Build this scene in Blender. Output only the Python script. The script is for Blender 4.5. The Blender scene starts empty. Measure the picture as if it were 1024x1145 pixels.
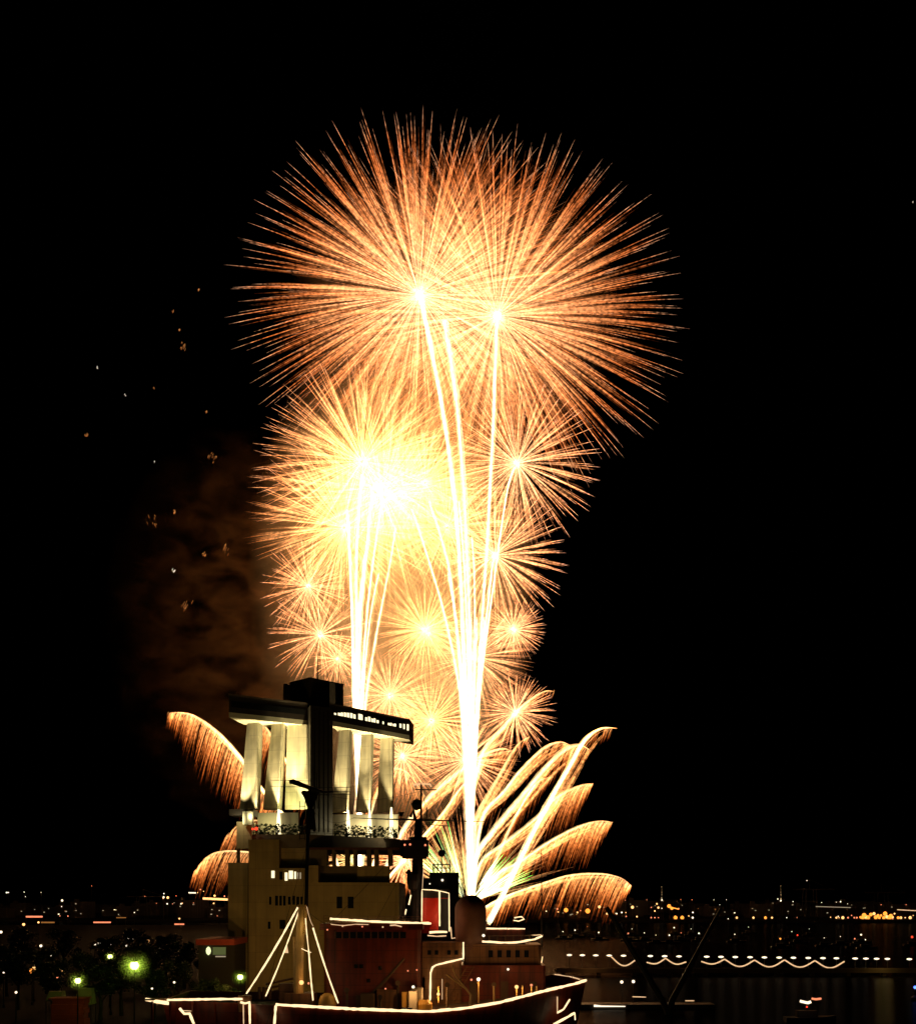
import bpy, math, random
import numpy as np
from mathutils import Vector

random.seed(7)
RNG = np.random.default_rng(11)
S = bpy.context.scene
COL = S.collection

# ------------------------------------------------------------------ camera, sky, sun, exposure
F = 1500.0            # focal length in photo pixels (photo is 1024 wide)
CAMZ = 22.0           # eye height above the water
HOR = 1003.0          # photo row of the horizon
cam_d = bpy.data.cameras.new('camera')
cam = bpy.data.objects.new('camera', cam_d)
COL.objects.link(cam)
cam.location = (0, 0, CAMZ)
cam.rotation_euler = (math.radians(90), 0, 0)
cam_d.sensor_fit = 'HORIZONTAL'
cam_d.sensor_width = 36.0
cam_d.lens = F / 1024.0 * 36.0
cam_d.shift_y = (HOR - 572.5) / 1024.0
cam_d.clip_start = 0.5
cam_d.clip_end = 9000
S.camera = cam

w = bpy.data.worlds.new("World")
S.world = w
w.use_nodes = True
nt = w.node_tree
bg = nt.nodes['Background']
sky = nt.nodes.new('ShaderNodeTexSky')
sky.sky_type = 'NISHITA'
sky.sun_disc = False
sky.sun_elevation = math.radians(-6)
sky.sun_rotation = math.radians(200)
nt.links.new(sky.outputs[0], bg.inputs[0])
bg.inputs[1].default_value = 0.0006

S.view_settings.view_transform = 'Standard'
S.view_settings.look = 'None'
S.view_settings.exposure = 0.0
S.view_settings.gamma = 1.0
S.cycles.transparent_max_bounces = 256
S.cycles.max_bounces = 5
S.cycles.diffuse_bounces = 2
S.cycles.glossy_bounces = 3
S.cycles.volume_bounces = 0
S.cycles.volume_step_rate = 3.0
S.cycles.volume_max_steps = 96
S.cycles.sample_clamp_indirect = 4.0
S.cycles.use_denoising = True


def P(px, py, D):
    """a photo pixel at distance D as a place in the world"""
    return Vector(((px - 512.0) / F * D, D, CAMZ + (HOR - py) / F * D))


def X(px, D):
    return (px - 512.0) / F * D


def Z(py, D):
    return CAMZ + (HOR - py) / F * D


# ------------------------------------------------------------------ materials
def pmat(name, color, rough=0.6, metal=0.0, vary=0.25, scale=1.2, bump=0.0, spec=0.5, panel=None, stain=0.0, joint=.35):
    m = bpy.data.materials.new(name)
    m.use_nodes = True
    t = m.node_tree
    b = t.nodes['Principled BSDF']
    b.inputs['Roughness'].default_value = rough
    b.inputs['Metallic'].default_value = metal
    b.inputs['Specular IOR Level'].default_value = spec
    tc = t.nodes.new('ShaderNodeTexCoord')
    n = t.nodes.new('ShaderNodeTexNoise')
    n.inputs['Scale'].default_value = scale
    n.inputs['Detail'].default_value = 6
    t.links.new(tc.outputs['Object'], n.inputs['Vector'])
    mr = t.nodes.new('ShaderNodeMapRange')
    mr.inputs['To Min'].default_value = 1 - vary
    mr.inputs['To Max'].default_value = 1 + vary
    t.links.new(n.outputs['Fac'], mr.inputs['Value'])
    mx = t.nodes.new('ShaderNodeMix')
    mx.data_type = 'RGBA'
    mx.blend_type = 'MULTIPLY'
    mx.inputs[0].default_value = 1
    mx.inputs[6].default_value = (*color, 1)
    t.links.new(mr.outputs[0], mx.inputs[7])
    colour = mx.outputs[2]
    if stain:        # rain streaks and rust runs
        sm_ = t.nodes.new('ShaderNodeMapping')
        sm_.inputs['Scale'].default_value = (1.3, 1.3, 0.10)
        t.links.new(tc.outputs['Object'], sm_.inputs[0])
        sn = t.nodes.new('ShaderNodeTexNoise')
        sn.inputs['Scale'].default_value = 1.0
        sn.inputs['Detail'].default_value = 6
        t.links.new(sm_.outputs[0], sn.inputs['Vector'])
        sr = t.nodes.new('ShaderNodeMapRange')
        sr.inputs['From Min'].default_value = .42
        sr.inputs['From Max'].default_value = .68
        sr.inputs['To Min'].default_value = 1.0
        sr.inputs['To Max'].default_value = 1.0 - stain
        t.links.new(sn.outputs['Fac'], sr.inputs[0])
        m2 = t.nodes.new('ShaderNodeMix')
        m2.data_type = 'RGBA'
        m2.blend_type = 'MULTIPLY'
        m2.inputs[0].default_value = 1
        t.links.new(colour, m2.inputs[6])
        t.links.new(sr.outputs[0], m2.inputs[7])
        colour = m2.outputs[2]
    if panel:        # joints between panels or plates: (width, height)
        xyz = t.nodes.new('ShaderNodeSeparateXYZ')
        t.links.new(tc.outputs['Object'], xyz.inputs[0])
        sm2 = t.nodes.new('ShaderNodeMath')
        sm2.operation = 'ADD'
        t.links.new(xyz.outputs['X'], sm2.inputs[0])
        t.links.new(xyz.outputs['Y'], sm2.inputs[1])
        cb = t.nodes.new('ShaderNodeCombineXYZ')
        t.links.new(sm2.outputs[0], cb.inputs['X'])
        t.links.new(xyz.outputs['Z'], cb.inputs['Y'])
        bk = t.nodes.new('ShaderNodeTexBrick')
        bk.inputs['Scale'].default_value = 1.0
        bk.inputs['Brick Width'].default_value = panel[0]
        bk.inputs['Row Height'].default_value = panel[1]
        bk.inputs['Mortar Size'].default_value = 0.03
        bk.inputs['Color1'].default_value = (1, 1, 1, 1)
        bk.inputs['Color2'].default_value = (.88, .88, .88, 1)
        bk.inputs['Mortar'].default_value = (joint, joint * .97, joint * .93, 1)
        bk.offset = 0.0
        t.links.new(cb.outputs[0], bk.inputs['Vector'])
        m3 = t.nodes.new('ShaderNodeMix')
        m3.data_type = 'RGBA'
        m3.blend_type = 'MULTIPLY'
        m3.inputs[0].default_value = 1
        t.links.new(colour, m3.inputs[6])
        t.links.new(bk.outputs['Color'], m3.inputs[7])
        colour = m3.outputs[2]
    t.links.new(colour, b.inputs['Base Color'])
    if bump:
        bp = t.nodes.new('ShaderNodeBump')
        bp.inputs['Strength'].default_value = bump
        bp.inputs['Distance'].default_value = 0.1
        t.links.new(n.outputs['Fac'], bp.inputs['Height'])
        t.links.new(bp.outputs[0], b.inputs['Normal'])
    return m


def emat(name, color, strength, lit=False):
    """lamp glass, bulbs, lit windows"""
    m = bpy.data.materials.new(name)
    m.use_nodes = True
    t = m.node_tree
    t.nodes.clear()
    o = t.nodes.new('ShaderNodeOutputMaterial')
    e = t.nodes.new('ShaderNodeEmission')
    e.inputs[0].default_value = (*color, 1)
    e.inputs[1].default_value = strength
    t.links.new(e.outputs[0], o.inputs[0])
    m.cycles.emission_sampling = 'AUTO' if lit else 'NONE'
    return m


def spark_mat(name, stops, strength, grain=0.6, grain_amt=0.7, additive=True):
    """burning sparks: glow along the streak from its own burn ('along'), brightness 'power'"""
    m = bpy.data.materials.new(name)
    m.use_nodes = True
    t = m.node_tree
    t.nodes.clear()
    o = t.nodes.new('ShaderNodeOutputMaterial')
    e = t.nodes.new('ShaderNodeEmission')
    a = t.nodes.new('ShaderNodeAttribute')
    a.attribute_name = 'along'
    pw = t.nodes.new('ShaderNodeAttribute')
    pw.attribute_name = 'power'
    cr = t.nodes.new('ShaderNodeValToRGB')
    els = cr.color_ramp.elements
    els[0].position, els[0].color = stops[0][0], (*stops[0][1], 1)
    els[1].position, els[1].color = stops[-1][0], (*stops[-1][1], 1)
    for p, c in stops[1:-1]:
        el = els.new(p)
        el.color = (*c, 1)
    t.links.new(a.outputs['Fac'], cr.inputs[0])
    t.links.new(cr.outputs[0], e.inputs[0])
    g = t.nodes.new('ShaderNodeNewGeometry')
    n = t.nodes.new('ShaderNodeTexNoise')
    n.inputs['Scale'].default_value = grain
    n.inputs['Detail'].default_value = 2
    t.links.new(g.outputs['Position'], n.inputs['Vector'])
    mr = t.nodes.new('ShaderNodeMapRange')
    mr.inputs['From Min'].default_value = 0.35
    mr.inputs['From Max'].default_value = 0.65
    mr.inputs['To Min'].default_value = strength * (1 - grain_amt)
    mr.inputs['To Max'].default_value = strength * (1 + grain_amt)
    t.links.new(n.outputs['Fac'], mr.inputs[0])
    mu = t.nodes.new('ShaderNodeMath')
    mu.operation = 'MULTIPLY'
    t.links.new(mr.outputs[0], mu.inputs[0])
    t.links.new(pw.outputs['Fac'], mu.inputs[1])
    t.links.new(mu.outputs[0], e.inputs[1])
    if additive:
        tr = t.nodes.new('ShaderNodeBsdfTransparent')
        ad = t.nodes.new('ShaderNodeAddShader')
        t.links.new(e.outputs[0], ad.inputs[0])
        t.links.new(tr.outputs[0], ad.inputs[1])
        t.links.new(ad.outputs[0], o.inputs[0])
    else:
        t.links.new(e.outputs[0], o.inputs[0])
    m.cycles.emission_sampling = 'NONE'
    return m


M = {}
M['concrete'] = pmat('pale concrete', (0.50, 0.45, 0.33), 0.8, vary=0.22, scale=0.35, bump=0.2)
M['fin'] = pmat('white tiled concrete', (0.74, 0.68, 0.50), 0.7, vary=0.22, scale=0.5, bump=0.2, panel=(6.0, 2.6), stain=.35, joint=.62)
M['soffit'] = pmat('white soffit', (0.82, 0.76, 0.58), 0.7, vary=0.08)
M['facade'] = pmat('beige facade', (0.46, 0.345, 0.19), 0.85, vary=0.3, scale=0.3, bump=0.15, panel=(3.2, 3.0), stain=.2, joint=.6)
M['fascia'] = pmat('dark fascia', (0.045, 0.032, 0.024), 0.6, vary=0.3)
M['core'] = pmat('dark core cladding', (0.05, 0.04, 0.03), 0.5, vary=0.3)
M['penthouse'] = pmat('brown penthouse', (0.16, 0.12, 0.09), 0.8, vary=0.3)
M['glass'] = pmat('dark glass', (0.015, 0.016, 0.018), 0.08, vary=0.1)
M['dark_steel'] = pmat('dark steel', (0.035, 0.032, 0.03), 0.5, 0.3, vary=0.3)
M['hull'] = pmat('orange hull paint', (0.19, 0.027, 0.007), 0.45, vary=0.4, scale=0.8, bump=0.1, panel=(4.0, 1.5), stain=.6)
M['house'] = pmat('cream ship paint', (0.22, 0.10, 0.037), 0.5, vary=0.3, scale=0.8, bump=0.1, panel=(2.4, 1.4), stain=.5)
M['deck'] = pmat('green brown deck', (0.10, 0.06, 0.03), 0.7, vary=0.35, scale=1.5, bump=0.2)
M['funnel'] = pmat('red funnel paint', (0.62, 0.03, 0.012), 0.4, vary=0.15)
M['tan'] = pmat('tan mast paint', (0.55, 0.36, 0.13), 0.5, vary=0.2)
M['black'] = pmat('black paint', (0.02, 0.018, 0.016), 0.5, vary=0.3)
M['canvas'] = pmat('pale canvas', (0.42, 0.40, 0.25), 0.8, vary=0.2)
M['redpaint'] = pmat('red board', (0.45, 0.05, 0.025), 0.6, vary=0.3)
M['ground'] = pmat('quay asphalt', (0.010, 0.009, 0.007), 0.95, vary=0.4, scale=0.15, bump=0.3, spec=0.05)
M['city'] = pmat('far building wall', (0.03, 0.024, 0.02), 0.9, vary=0.3, scale=0.05)
M['bark'] = pmat('bark', (0.06, 0.045, 0.03), 0.9, vary=0.3, bump=0.5)
M['leaf'] = pmat('leaf', (0.04, 0.06, 0.02), 0.6, vary=0.5, scale=0.6)
M['pierstone'] = pmat('pier stone', (0.20, 0.14, 0.08), 0.85, vary=0.35, scale=0.4)
M['orangebox'] = pmat('yellow painted gear', (0.60, 0.33, 0.06), 0.5, vary=0.25)
M['whitepaint'] = pmat('white paint', (0.75, 0.68, 0.55), 0.5, vary=0.12)
M['rope_light'] = emat('warm rope light', (1, 0.70, 0.36), 1.7, lit=True)
M['rope_soft'] = emat('soft rope light', (1, 0.62, 0.32), 0.9, lit=True)
M['lamp_w'] = emat('white lamp glass', (1, 0.82, 0.58), 1.7)
M['lamp_y'] = emat('warm lamp glass', (1, 0.50, 0.17), 1.9)
M['lamp_o'] = emat('sodium lamp glass', (1, 0.30, 0.04), 1.9)
M['lamp_r'] = emat('red lamp glass', (1, 0.05, 0.02), 2.2)
M['lamp_rw'] = emat('pink lamp glass', (1, 0.28, 0.13), 1.2)
M['lamp_g'] = emat('green white lamp glass', (0.85, 1, 0.40), 6)
M['lamp_b'] = emat('blue lamp glass', (0.1, 0.2, 1), 3)
M['dim_w'] = emat('dim lit pane', (1, 0.8, 0.5), 0.35)
M['dim_o'] = emat('dim orange pane', (1, 0.4, 0.1), 0.25)
M['lit_win'] = emat('lit window pane', (1, 0.86, 0.5), 1.6)
M['tube'] = emat('warm uplight', (1, 0.84, 0.46), 2.2)  # glow painted for the lit streaks at the feet of the fins


# green lamp glass lets its own bulb shine out through it
sh = emat('green lamp glass', (0.95, 1, 0.30), 2.2)
_e = [n_ for n_ in sh.node_tree.nodes if n_.type == 'EMISSION'][0]
_t = sh.node_tree.nodes.new('ShaderNodeBsdfTransparent')
_a = sh.node_tree.nodes.new('ShaderNodeAddShader')
_o = [n_ for n_ in sh.node_tree.nodes if n_.type == 'OUTPUT_MATERIAL'][0]
sh.node_tree.links.new(_e.outputs[0], _a.inputs[0])
sh.node_tree.links.new(_t.outputs[0], _a.inputs[1])
sh.node_tree.links.new(_a.outputs[0], _o.inputs[0])
M['lamp_g'] = sh


# ------------------------------------------------------------------ mesh builder
class MB:
    def __init__(self):
        self.v, self.f, self.mi = [], [], []

    def add(self, vs, fs, mi=0):
        b = len(self.v)
        self.v += [tuple(x) for x in vs]
        for f in fs:
            self.f.append([b + i for i in f])
            self.mi.append(mi)
        return self

    def prism(self, base, top, mi=0):
        n = len(base)
        fs = [list(range(n))[::-1], [n + i for i in range(n)]]
        for i in range(n):
            j = (i + 1) % n
            fs.append([i, j, n + j, n + i])
        return self.add(list(base) + list(top), fs, mi)

    def poly(self, plan, z0, z1, mi=0):
        return self.prism([(x, y, z0) for x, y in plan], [(x, y, z1) for x, y in plan], mi)

    def box(self, x0, x1, y0, y1, z0, z1, mi=0, bev=0.0):
        if bev:
            b = bev
            plan = [(x0 + b, y0), (x1 - b, y0), (x1, y0 + b), (x1, y1 - b), (x1 - b, y1), (x0 + b, y1), (x0, y1 - b), (x0, y0 + b)]
        else:
            plan = [(x0, y0), (x1, y0), (x1, y1), (x0, y1)]
        return self.poly(plan, z0, z1, mi)

    def tube(self, pts, r, n=8, mi=0, cap=True, close=False):
        pts = [Vector(p) for p in pts]
        k = len(pts)
        rs = r if isinstance(r, (list, tuple)) else [r] * k
        vs = []
        u = None
        for i, p in enumerate(pts):
            a = pts[max(i - 1, 0)]
            c = pts[min(i + 1, k - 1)]
            t = (c - a).normalized()
            if u is None:
                ref = Vector((0, 0, 1)) if abs(t.z) < 0.9 else Vector((1, 0, 0))
                u = t.cross(ref).normalized()
            u = (u - t * u.dot(t)).normalized()
            v = t.cross(u)
            for j in range(n):
                an = 2 * math.pi * j / n
                vs.append(p + (u * math.cos(an) + v * math.sin(an)) * rs[i])
        fs = []
        for i in range(k - 1):
            for j in range(n):
                j2 = (j + 1) % n
                fs.append([i * n + j, i * n + j2, (i + 1) * n + j2, (i + 1) * n + j])
        if cap:
            fs.append(list(range(n))[::-1])
            fs.append([(k - 1) * n + j for j in range(n)])
        return self.add(vs, fs, mi)

    def bar(self, a, b, r, n=6, mi=0):
        return self.tube([a, b], r, n, mi)

    def lathe(self, c, prof, n=16, mi=0, sx=1.0, sy=1.0):
        """prof: list of (radius, z)"""
        vs, fs = [], []
        for r, z in prof:
            for j in range(n):
                a = 2 * math.pi * j / n
                vs.append((c[0] + r * sx * math.cos(a), c[1] + r * sy * math.sin(a), c[2] + z))
        for i in range(len(prof) - 1):
            for j in range(n):
                j2 = (j + 1) % n
                fs.append([i * n + j, i * n + j2, (i + 1) * n + j2, (i + 1) * n + j])
        fs.append(list(range(n))[::-1])
        fs.append([(len(prof) - 1) * n + j for j in range(n)])
        return self.add(vs, fs, mi)

    def ball(self, c, r, mi=0, n=10, sz=1.0):
        k = max(4, n // 2)
        prof = [(max(0.02 * r, r * math.sin(math.pi * i / k)), -r * sz * math.cos(math.pi * i / k)) for i in range(k + 1)]
        return self.lathe(c, prof, n, mi)

    def build(self, name, mats, parent=None, at=None, smooth=False):
        """vertices are world places; the object's origin sits on its parent's origin (or at 'at')"""
        if parent is not None:
            o0 = world_origin(parent)
        else:
            o0 = Vector(at) if at is not None else Vector((0, 0, 0))
        me = bpy.data.meshes.new(name)
        me.from_pydata([(x - o0.x, y - o0.y, z - o0.z) for x, y, z in self.v], [], self.f)
        mats = mats if isinstance(mats, (list, tuple)) else [mats]
        for m in mats:
            me.materials.append(m)
        if len(mats) > 1:
            me.polygons.foreach_set('material_index', self.mi)
        if smooth:
            me.polygons.foreach_set('use_smooth', [True] * len(me.polygons))
        o = bpy.data.objects.new(name, me)
        COL.objects.link(o)
        if parent is not None:
            o.parent = parent
        else:
            o.location = o0
        return o


def world_origin(o):
    p = Vector((0, 0, 0))
    while o is not None:
        p += o.location
        o = o.parent
    return p


def tag(o, label=None, cat=None, group=None, kind=None):
    if label: o['label'] = label
    if cat: o['category'] = cat
    if group: o['group'] = group
    if kind: o['kind'] = kind
    return o


def empty(name, loc, label, cat, group=None):
    o = bpy.data.objects.new(name, None)
    COL.objects.link(o)
    o.location = loc
    o.empty_display_size = 0.5
    return tag(o, label, cat, group)


def copy_thing(src, loc, label=None, group=None):
    c = src.copy()
    COL.objects.link(c)
    c.location = loc
    if label: c['label'] = label
    if group: c['group'] = group
    for ch in list(src.children):
        d = ch.copy()
        COL.objects.link(d)
        d.parent = c
        for g in ch.children:
            e = g.copy()
            COL.objects.link(e)
            e.parent = d
    return c


def light(kind, loc, energy, color, radius=0.3, parent=None, target=None, angle=None, blend=0.5):
    d = bpy.data.lights.new('lamp_light', kind)
    d.energy = energy
    d.color = color
    d.shadow_soft_size = radius
    o = bpy.data.objects.new('lamp_light', d)
    COL.objects.link(o)
    o.location = Vector(loc)
    if parent is not None:
        o.parent = parent
        o.location = Vector(loc) - world_origin(parent)
    if kind == 'SPOT':
        d.spot_size = math.radians(angle)
        d.spot_blend = blend
    if target is not None:
        o.rotation_euler = (Vector(target) - Vector(loc)).to_track_quat('-Z', 'Y').to_euler()
    return o


# ------------------------------------------------------------------ setting: water and land
wm = bpy.data.materials.new('harbour water')
wm.use_nodes = True
t = wm.node_tree
t.nodes.remove(t.nodes['Principled BSDF'])
wo = t.nodes['Material Output']
wd = t.nodes.new('ShaderNodeBsdfDiffuse')
wd.inputs['Color'].default_value = (0.004, 0.0035, 0.003, 1)
b = t.nodes.new('ShaderNodeBsdfGlossy')
b.inputs['Roughness'].default_value = 0.14
b.inputs['Color'].default_value = (1, .95, .9, 1)
wx = t.nodes.new('ShaderNodeMixShader')
wx.inputs[0].default_value = 0.07
t.links.new(wd.outputs[0], wx.inputs[1])
t.links.new(b.outputs[0], wx.inputs[2])
t.links.new(wx.outputs[0], wo.inputs[0])
tc = t.nodes.new('ShaderNodeTexCoord')
mp = t.nodes.new('ShaderNodeMapping')
mp.inputs['Scale'].default_value = (0.5, 0.9, 1)
n1 = t.nodes.new('ShaderNodeTexNoise')
n1.inputs['Scale'].default_value = 1.0
n1.inputs['Detail'].default_value = 5
bp = t.nodes.new('ShaderNodeBump')
bp.inputs['Strength'].default_value = 0.5
bp.inputs['Distance'].default_value = 0.5
t.links.new(tc.outputs['Object'], mp.inputs[0])
t.links.new(mp.outputs[0], n1.inputs['Vector'])
t.links.new(n1.outputs['Fac'], bp.inputs['Height'])
t.links.new(bp.outputs[0], b.inputs['Normal'])
tag(MB().add([(-5000, -200, 0), (5000, -200, 0), (5000, 8000, 0), (-5000, 8000, 0)], [[0, 1, 2, 3]]).build('water', wm), kind='structure')
tag(MB().poly([(-900, 60), (-46, 60), (-46, 150), (-43, 191), (9, 191), (9, 300), (-40, 330), (-70, 480), (-150, 900), (-900, 900)], -3, 3.0).build('quay_ground', M['ground']), kind='structure')
tag(MB().poly([(-2500, 1150), (2500, 1120), (2500, 2600), (-2500, 2600)], -2, 2.0).build('far_shore', M['ground']), kind='structure')
GZ = 3.0


# ------------------------------------------------------------------ the harbour tower building with fins
def quad(px0, D0, px1, D1, dep):
    a = Vector((X(px0, D0), D0)); b_ = Vector((X(px1, D1), D1)); d = Vector(dep)
    return [a, b_, b_ + d, a + d]


bld = empty('harbour_tower', (X(350, 250), 250, GZ), 'tall harbour building with two roof wings on tapering white fins, lit from below', 'building')
DEP = (1.0, 11.0)
# roof wings
zb, zt = Z(802, 245), Z(778, 245)
LW = quad(256, 245, 343.5, 256.5, DEP)
RW = quad(369, 256.5, 457.5, 280, (0.6, 10.0))
for q in (LW, RW):
    r = MB().poly(q, zb + 0.9, zt).build('roof_wing', M['fascia'], bld)
    c = sum((Vector(p) for p in q), Vector((0, 0))) / 4
    q2 = [c + (Vector(p) - c) * 1.0 for p in q]
    MB().poly(q2, zb, zb + 0.895).build('soffit', M['soffit'], r)
    q3 = [c + (Vector(p) - c) * 1.012 for p in q]
    MB().poly(q3, zt + 0.003, zt + 0.35).build('coping', M['penthouse'], r)
    # shallow window strip along the front
    a, b_ = Vector(q[0]), Vector(q[1])
    nrm = Vector((b_.y - a.y, -(b_.x - a.x))).normalized()
    s = [a.lerp(b_, 0.03) + nrm * 0.05, a.lerp(b_, 0.97) + nrm * 0.05]
    strip = [s[0], s[1], s[1] - nrm * 0.04, s[0] - nrm * 0.04]
    MB().poly(strip, zb + 1.9, zb + 3.0).build('window_strip', M['glass'], r)
# lit observation deck windows of the right wing
a, b_ = Vector(RW[0]), Vector(RW[1])
nrm = Vector((b_.y - a.y, -(b_.x - a.x))).normalized()
spots = [(.045, .03, .3), (.09, .05, .45), (.125, .03, .6), (.16, .03, .7), (.195, .035, .75), (.235, .035, .8), (.275, .03, .7), (.335, .05, .95), (.37, .02, .9),
         (.42, .03, .6), (.455, .035, .8), (.495, .03, .6), (.525, .03, .7), (.565, .03, .5), (.64, .02, .45), (.71, .04, .4), (.745, .02, .5), (.775, .03, .4), (.80, .02, .5), (.865, .03, .7), (.915, .025, .9), (.965, .03, 1.1)]
for u, wd, h in spots:
    p = a.lerp(b_, u); q_ = a.lerp(b_, u + wd * 0.8)
    z0 = zb + 2.15 - 0.9 * max(0, u - 0.85) * 3
    pl = [p + nrm * 0.10, q_ + nrm * 0.10, q_ + nrm * 0.055, p + nrm * 0.055]
    MB().poly(pl, z0, z0 + h * 1.15).build('window', M['lit_win'], bld)
# penthouse on top
ph = MB()
pp = [(X(346.5, 258), 258), (X(384, 266), 266), (X(360, 274), 274), (X(324, 264), 264)]
ph.poly(pp, zt, Z(759, 258)).build('penthouse', M['penthouse'], bld)
MB().poly([(X(346.5, 257.8), 257.8), (X(384.6, 266), 266), (X(360, 274.3), 274.3), (X(323.5, 264), 264)], Z(759, 258) + .003, Z(757.6, 258)).build('penthouse_coping', M['fascia'], bld)
MB().tube([P(355, 760, 263), P(355, 720, 263)], [0.12, 0.05]).build('antenna', M['dark_steel'], bld)
MB().bar(P(319.5, 784, 266), P(319.5, 765, 266), 0.5, 8).build('vent_pipe', M['penthouse'], bld)
MB().bar(P(322.6, 784, 266), P(322.6, 766, 266), 0.25, 8).build('vent_pipe', M['penthouse'], bld)
# core
core = MB().poly([(X(347, 253), 253), (X(372, 257), 257), (X(366, 268), 268), (X(341.5, 260), 260)], Z(936, 253), zt - 0.6).build('core_tower', M['core'], bld)
g = MB()
for k in range(1, 5):
    u = k / 5
    x0 = X(347, 253) * (1 - u) + X(372, 257) * u
    y0 = 253 * (1 - u) + 257 * u
    g.box(x0 - .12, x0 + .12, y0 - .14, y0 + .02, Z(930, 253), zt - 1.5)
g.build('core_rib', M['dark_steel'], core)


# fins: (px bottom left,right) (px top left,right) D
def fin(bl, br, tl, tr, D, ptop, pbot, thick=3.2, skew=0.28, mat='fin'):
    m = MB()
    rows = 6
    lo, hi = Z(pbot, D), zb - 0.01
    prev = None
    ring = []
    for i in range(rows + 1):
        u = i / rows
        e = u ** 1.0
        l = bl + (tl - bl) * e; r_ = br + (tr - br) * e
        z = lo + (hi - lo) * u
        th = thick * (1.0 + 0.25 * u)
        x0, x1 = X(l, D), X(r_, D)
        ring.append([(x0, D + (x1 - x0) * skew * 0.0 + 0.9, z), (x1 - 0.25, D - 0.5, z), (x1, D - 0.3, z), (x1 + 0.1, D + th, z), (x0 + 0.2, D + th + 0.4, z)])
    n = 5
    vs = [p for r_ in ring for p in r_]
    fs = []
    for i in range(rows):
        for j in range(n):
            k = (j + 1) % n
            fs.append([i * n + j, i * n + k, (i + 1) * n + k, (i + 1) * n + j])
    fs.append(list(range(n))[::-1]); fs.append([rows * n + j for j in range(n)])
    m.add(vs, fs)
    return m.build('support_fin', M[mat], bld)


fin(267, 287.5, 275.5, 290, 253, 808, 905)
fin(293, 312, 303, 317, 254.5, 810, 905)
fin(318, 345, 320.5, 344, 256, 811, 905, thick=1.6)
fin(370, 387.5, 379, 392, 264, 820, 908)
fin(397, 413.5, 403.5, 416.5, 271, 823, 908)
fin(421, 438.5, 425, 439.5, 277, 826, 908)
# terrace podium the fins stand on
TZ = Z(934, 245)
pod = MB()
TER = [(X(275, 243), 243), (X(345, 243), 243), (X(372, 247), 247), (X(447, 262), 262), (X(447, 262), 290), (X(285, 262), 272)]
pod.poly(TER, TZ - 2.4, TZ)
pod.build('terrace_slab', M['penthouse'], bld)
# planter wall + railing round the terrace
wallpl = MB()
MB().box(X(288, 250), X(333, 250), 250, 251, TZ, Z(909, 250)).build('planter_wall', M['concrete'], bld)
wallpl.box(X(366, 258), X(445, 258), 258, 259, TZ, Z(911, 258))
wallpl.build('planter_wall', M['concrete'], bld)
rail = MB()
for (p0, D0, p1, D1) in ((276, 243.2, 345, 243.2), (345, 243.2, 372, 247.2), (372, 247.2, 446, 261.7)):
    A, B = Vector((X(p0, D0), D0, TZ)), Vector((X(p1, D1), D1, TZ))
    for h in (0.4, 0.8, 1.15):
        rail.bar(A + Vector((0, 0, h)), B + Vector((0, 0, h)), 0.045, 5)
    k = max(2, int((B - A).length / 1.6))
    for i in range(k + 1):
        p = A.lerp(B, i / k)
        rail.bar(p, p + Vector((0, 0, 1.15)), 0.045, 5)
rail.build('terrace_railing', M['dark_steel'], bld)
# glowing tubes stand in for lit pier streaks under the fins, then spotlights
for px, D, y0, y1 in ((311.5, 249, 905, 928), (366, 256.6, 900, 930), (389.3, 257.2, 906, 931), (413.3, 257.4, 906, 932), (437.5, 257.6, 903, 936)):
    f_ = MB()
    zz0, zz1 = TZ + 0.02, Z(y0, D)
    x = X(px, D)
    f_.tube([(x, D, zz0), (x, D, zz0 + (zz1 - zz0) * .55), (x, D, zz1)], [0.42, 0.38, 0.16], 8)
    up = f_.build('glow_streak', M['tube'], bld)
for fx, D, en in ((266, 252, 5200), (290, 252, 9000), (315, 253, 9000), (339, 254, 5000), (374, 261, 6000), (392, 266, 6500), (418, 270, 6500), (440, 274, 5000)):
    base = Vector((X(fx, D), D - 1.8, TZ + 1.2))
    light('SPOT', base, en * 4.4, (1, 0.80, 0.40), 0.15, bld, target=(base.x + 0.5, D + 2.6, zb), angle=40, blend=0.5)
light('SPOT', (X(330, 252), 251.8, TZ + 1.2), 6000, (0.95, 0.90, 0.36), 0.3, bld, target=(X(331, 257), 258, zb - 6), angle=80, blend=0.8)
light('POINT', (X(300, 248), 247.5, TZ + 2.2), 300, (1, 0.9, 0.4), 0.2, bld)
light('POINT', (X(405, 257), 256.0, TZ + 2.2), 420, (1, 0.85, 0.45), 0.2, bld)
light('POINT', (X(440, 257), 256.0, TZ + 2.4), 460, (1, 0.85, 0.45), 0.2, bld)
# storeys under the terrace
f1 = 240.0
blk = MB()
blk.box(X(278, f1), X(312, f1), f1, f1 + 30, GZ, Z(939, f1))
blk.box(X(312, f1) + .002, X(343, f1), f1, f1 + 30, GZ, Z(971, f1))
blk.box(X(312, f1) + .002, X(343, f1), f1 + 3, f1 + 30, Z(971, f1) + .002, TZ - 2.45)
blk.build('main_block', M['facade'], bld)
MB().box(X(343, f1) + .003, X(446, f1), f1 + 0.6, f1 + 30, GZ, Z(987, f1)).build('low_block', M['facade'], bld)
MB().box(X(343.4, f1), X(356, f1), f1 - 0.3, f1 + 4, Z(987, f1) + .003, Z(968, f1)).build('stair_hood', M['facade'], bld)
MB().box(X(356, f1) + .003, X(434, f1), f1 + 4, f1 + 6, Z(987, f1) + .003, Z(968, f1)).build('balcony_wall', M['penthouse'], bld)
MB().box(X(398, f1) + .003, X(434, f1), f1 + 3.0, f1 + 3.997, Z(987, f1) + .003, Z(968.5, f1)).build('balcony_panel', M['facade'], bld)
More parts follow.
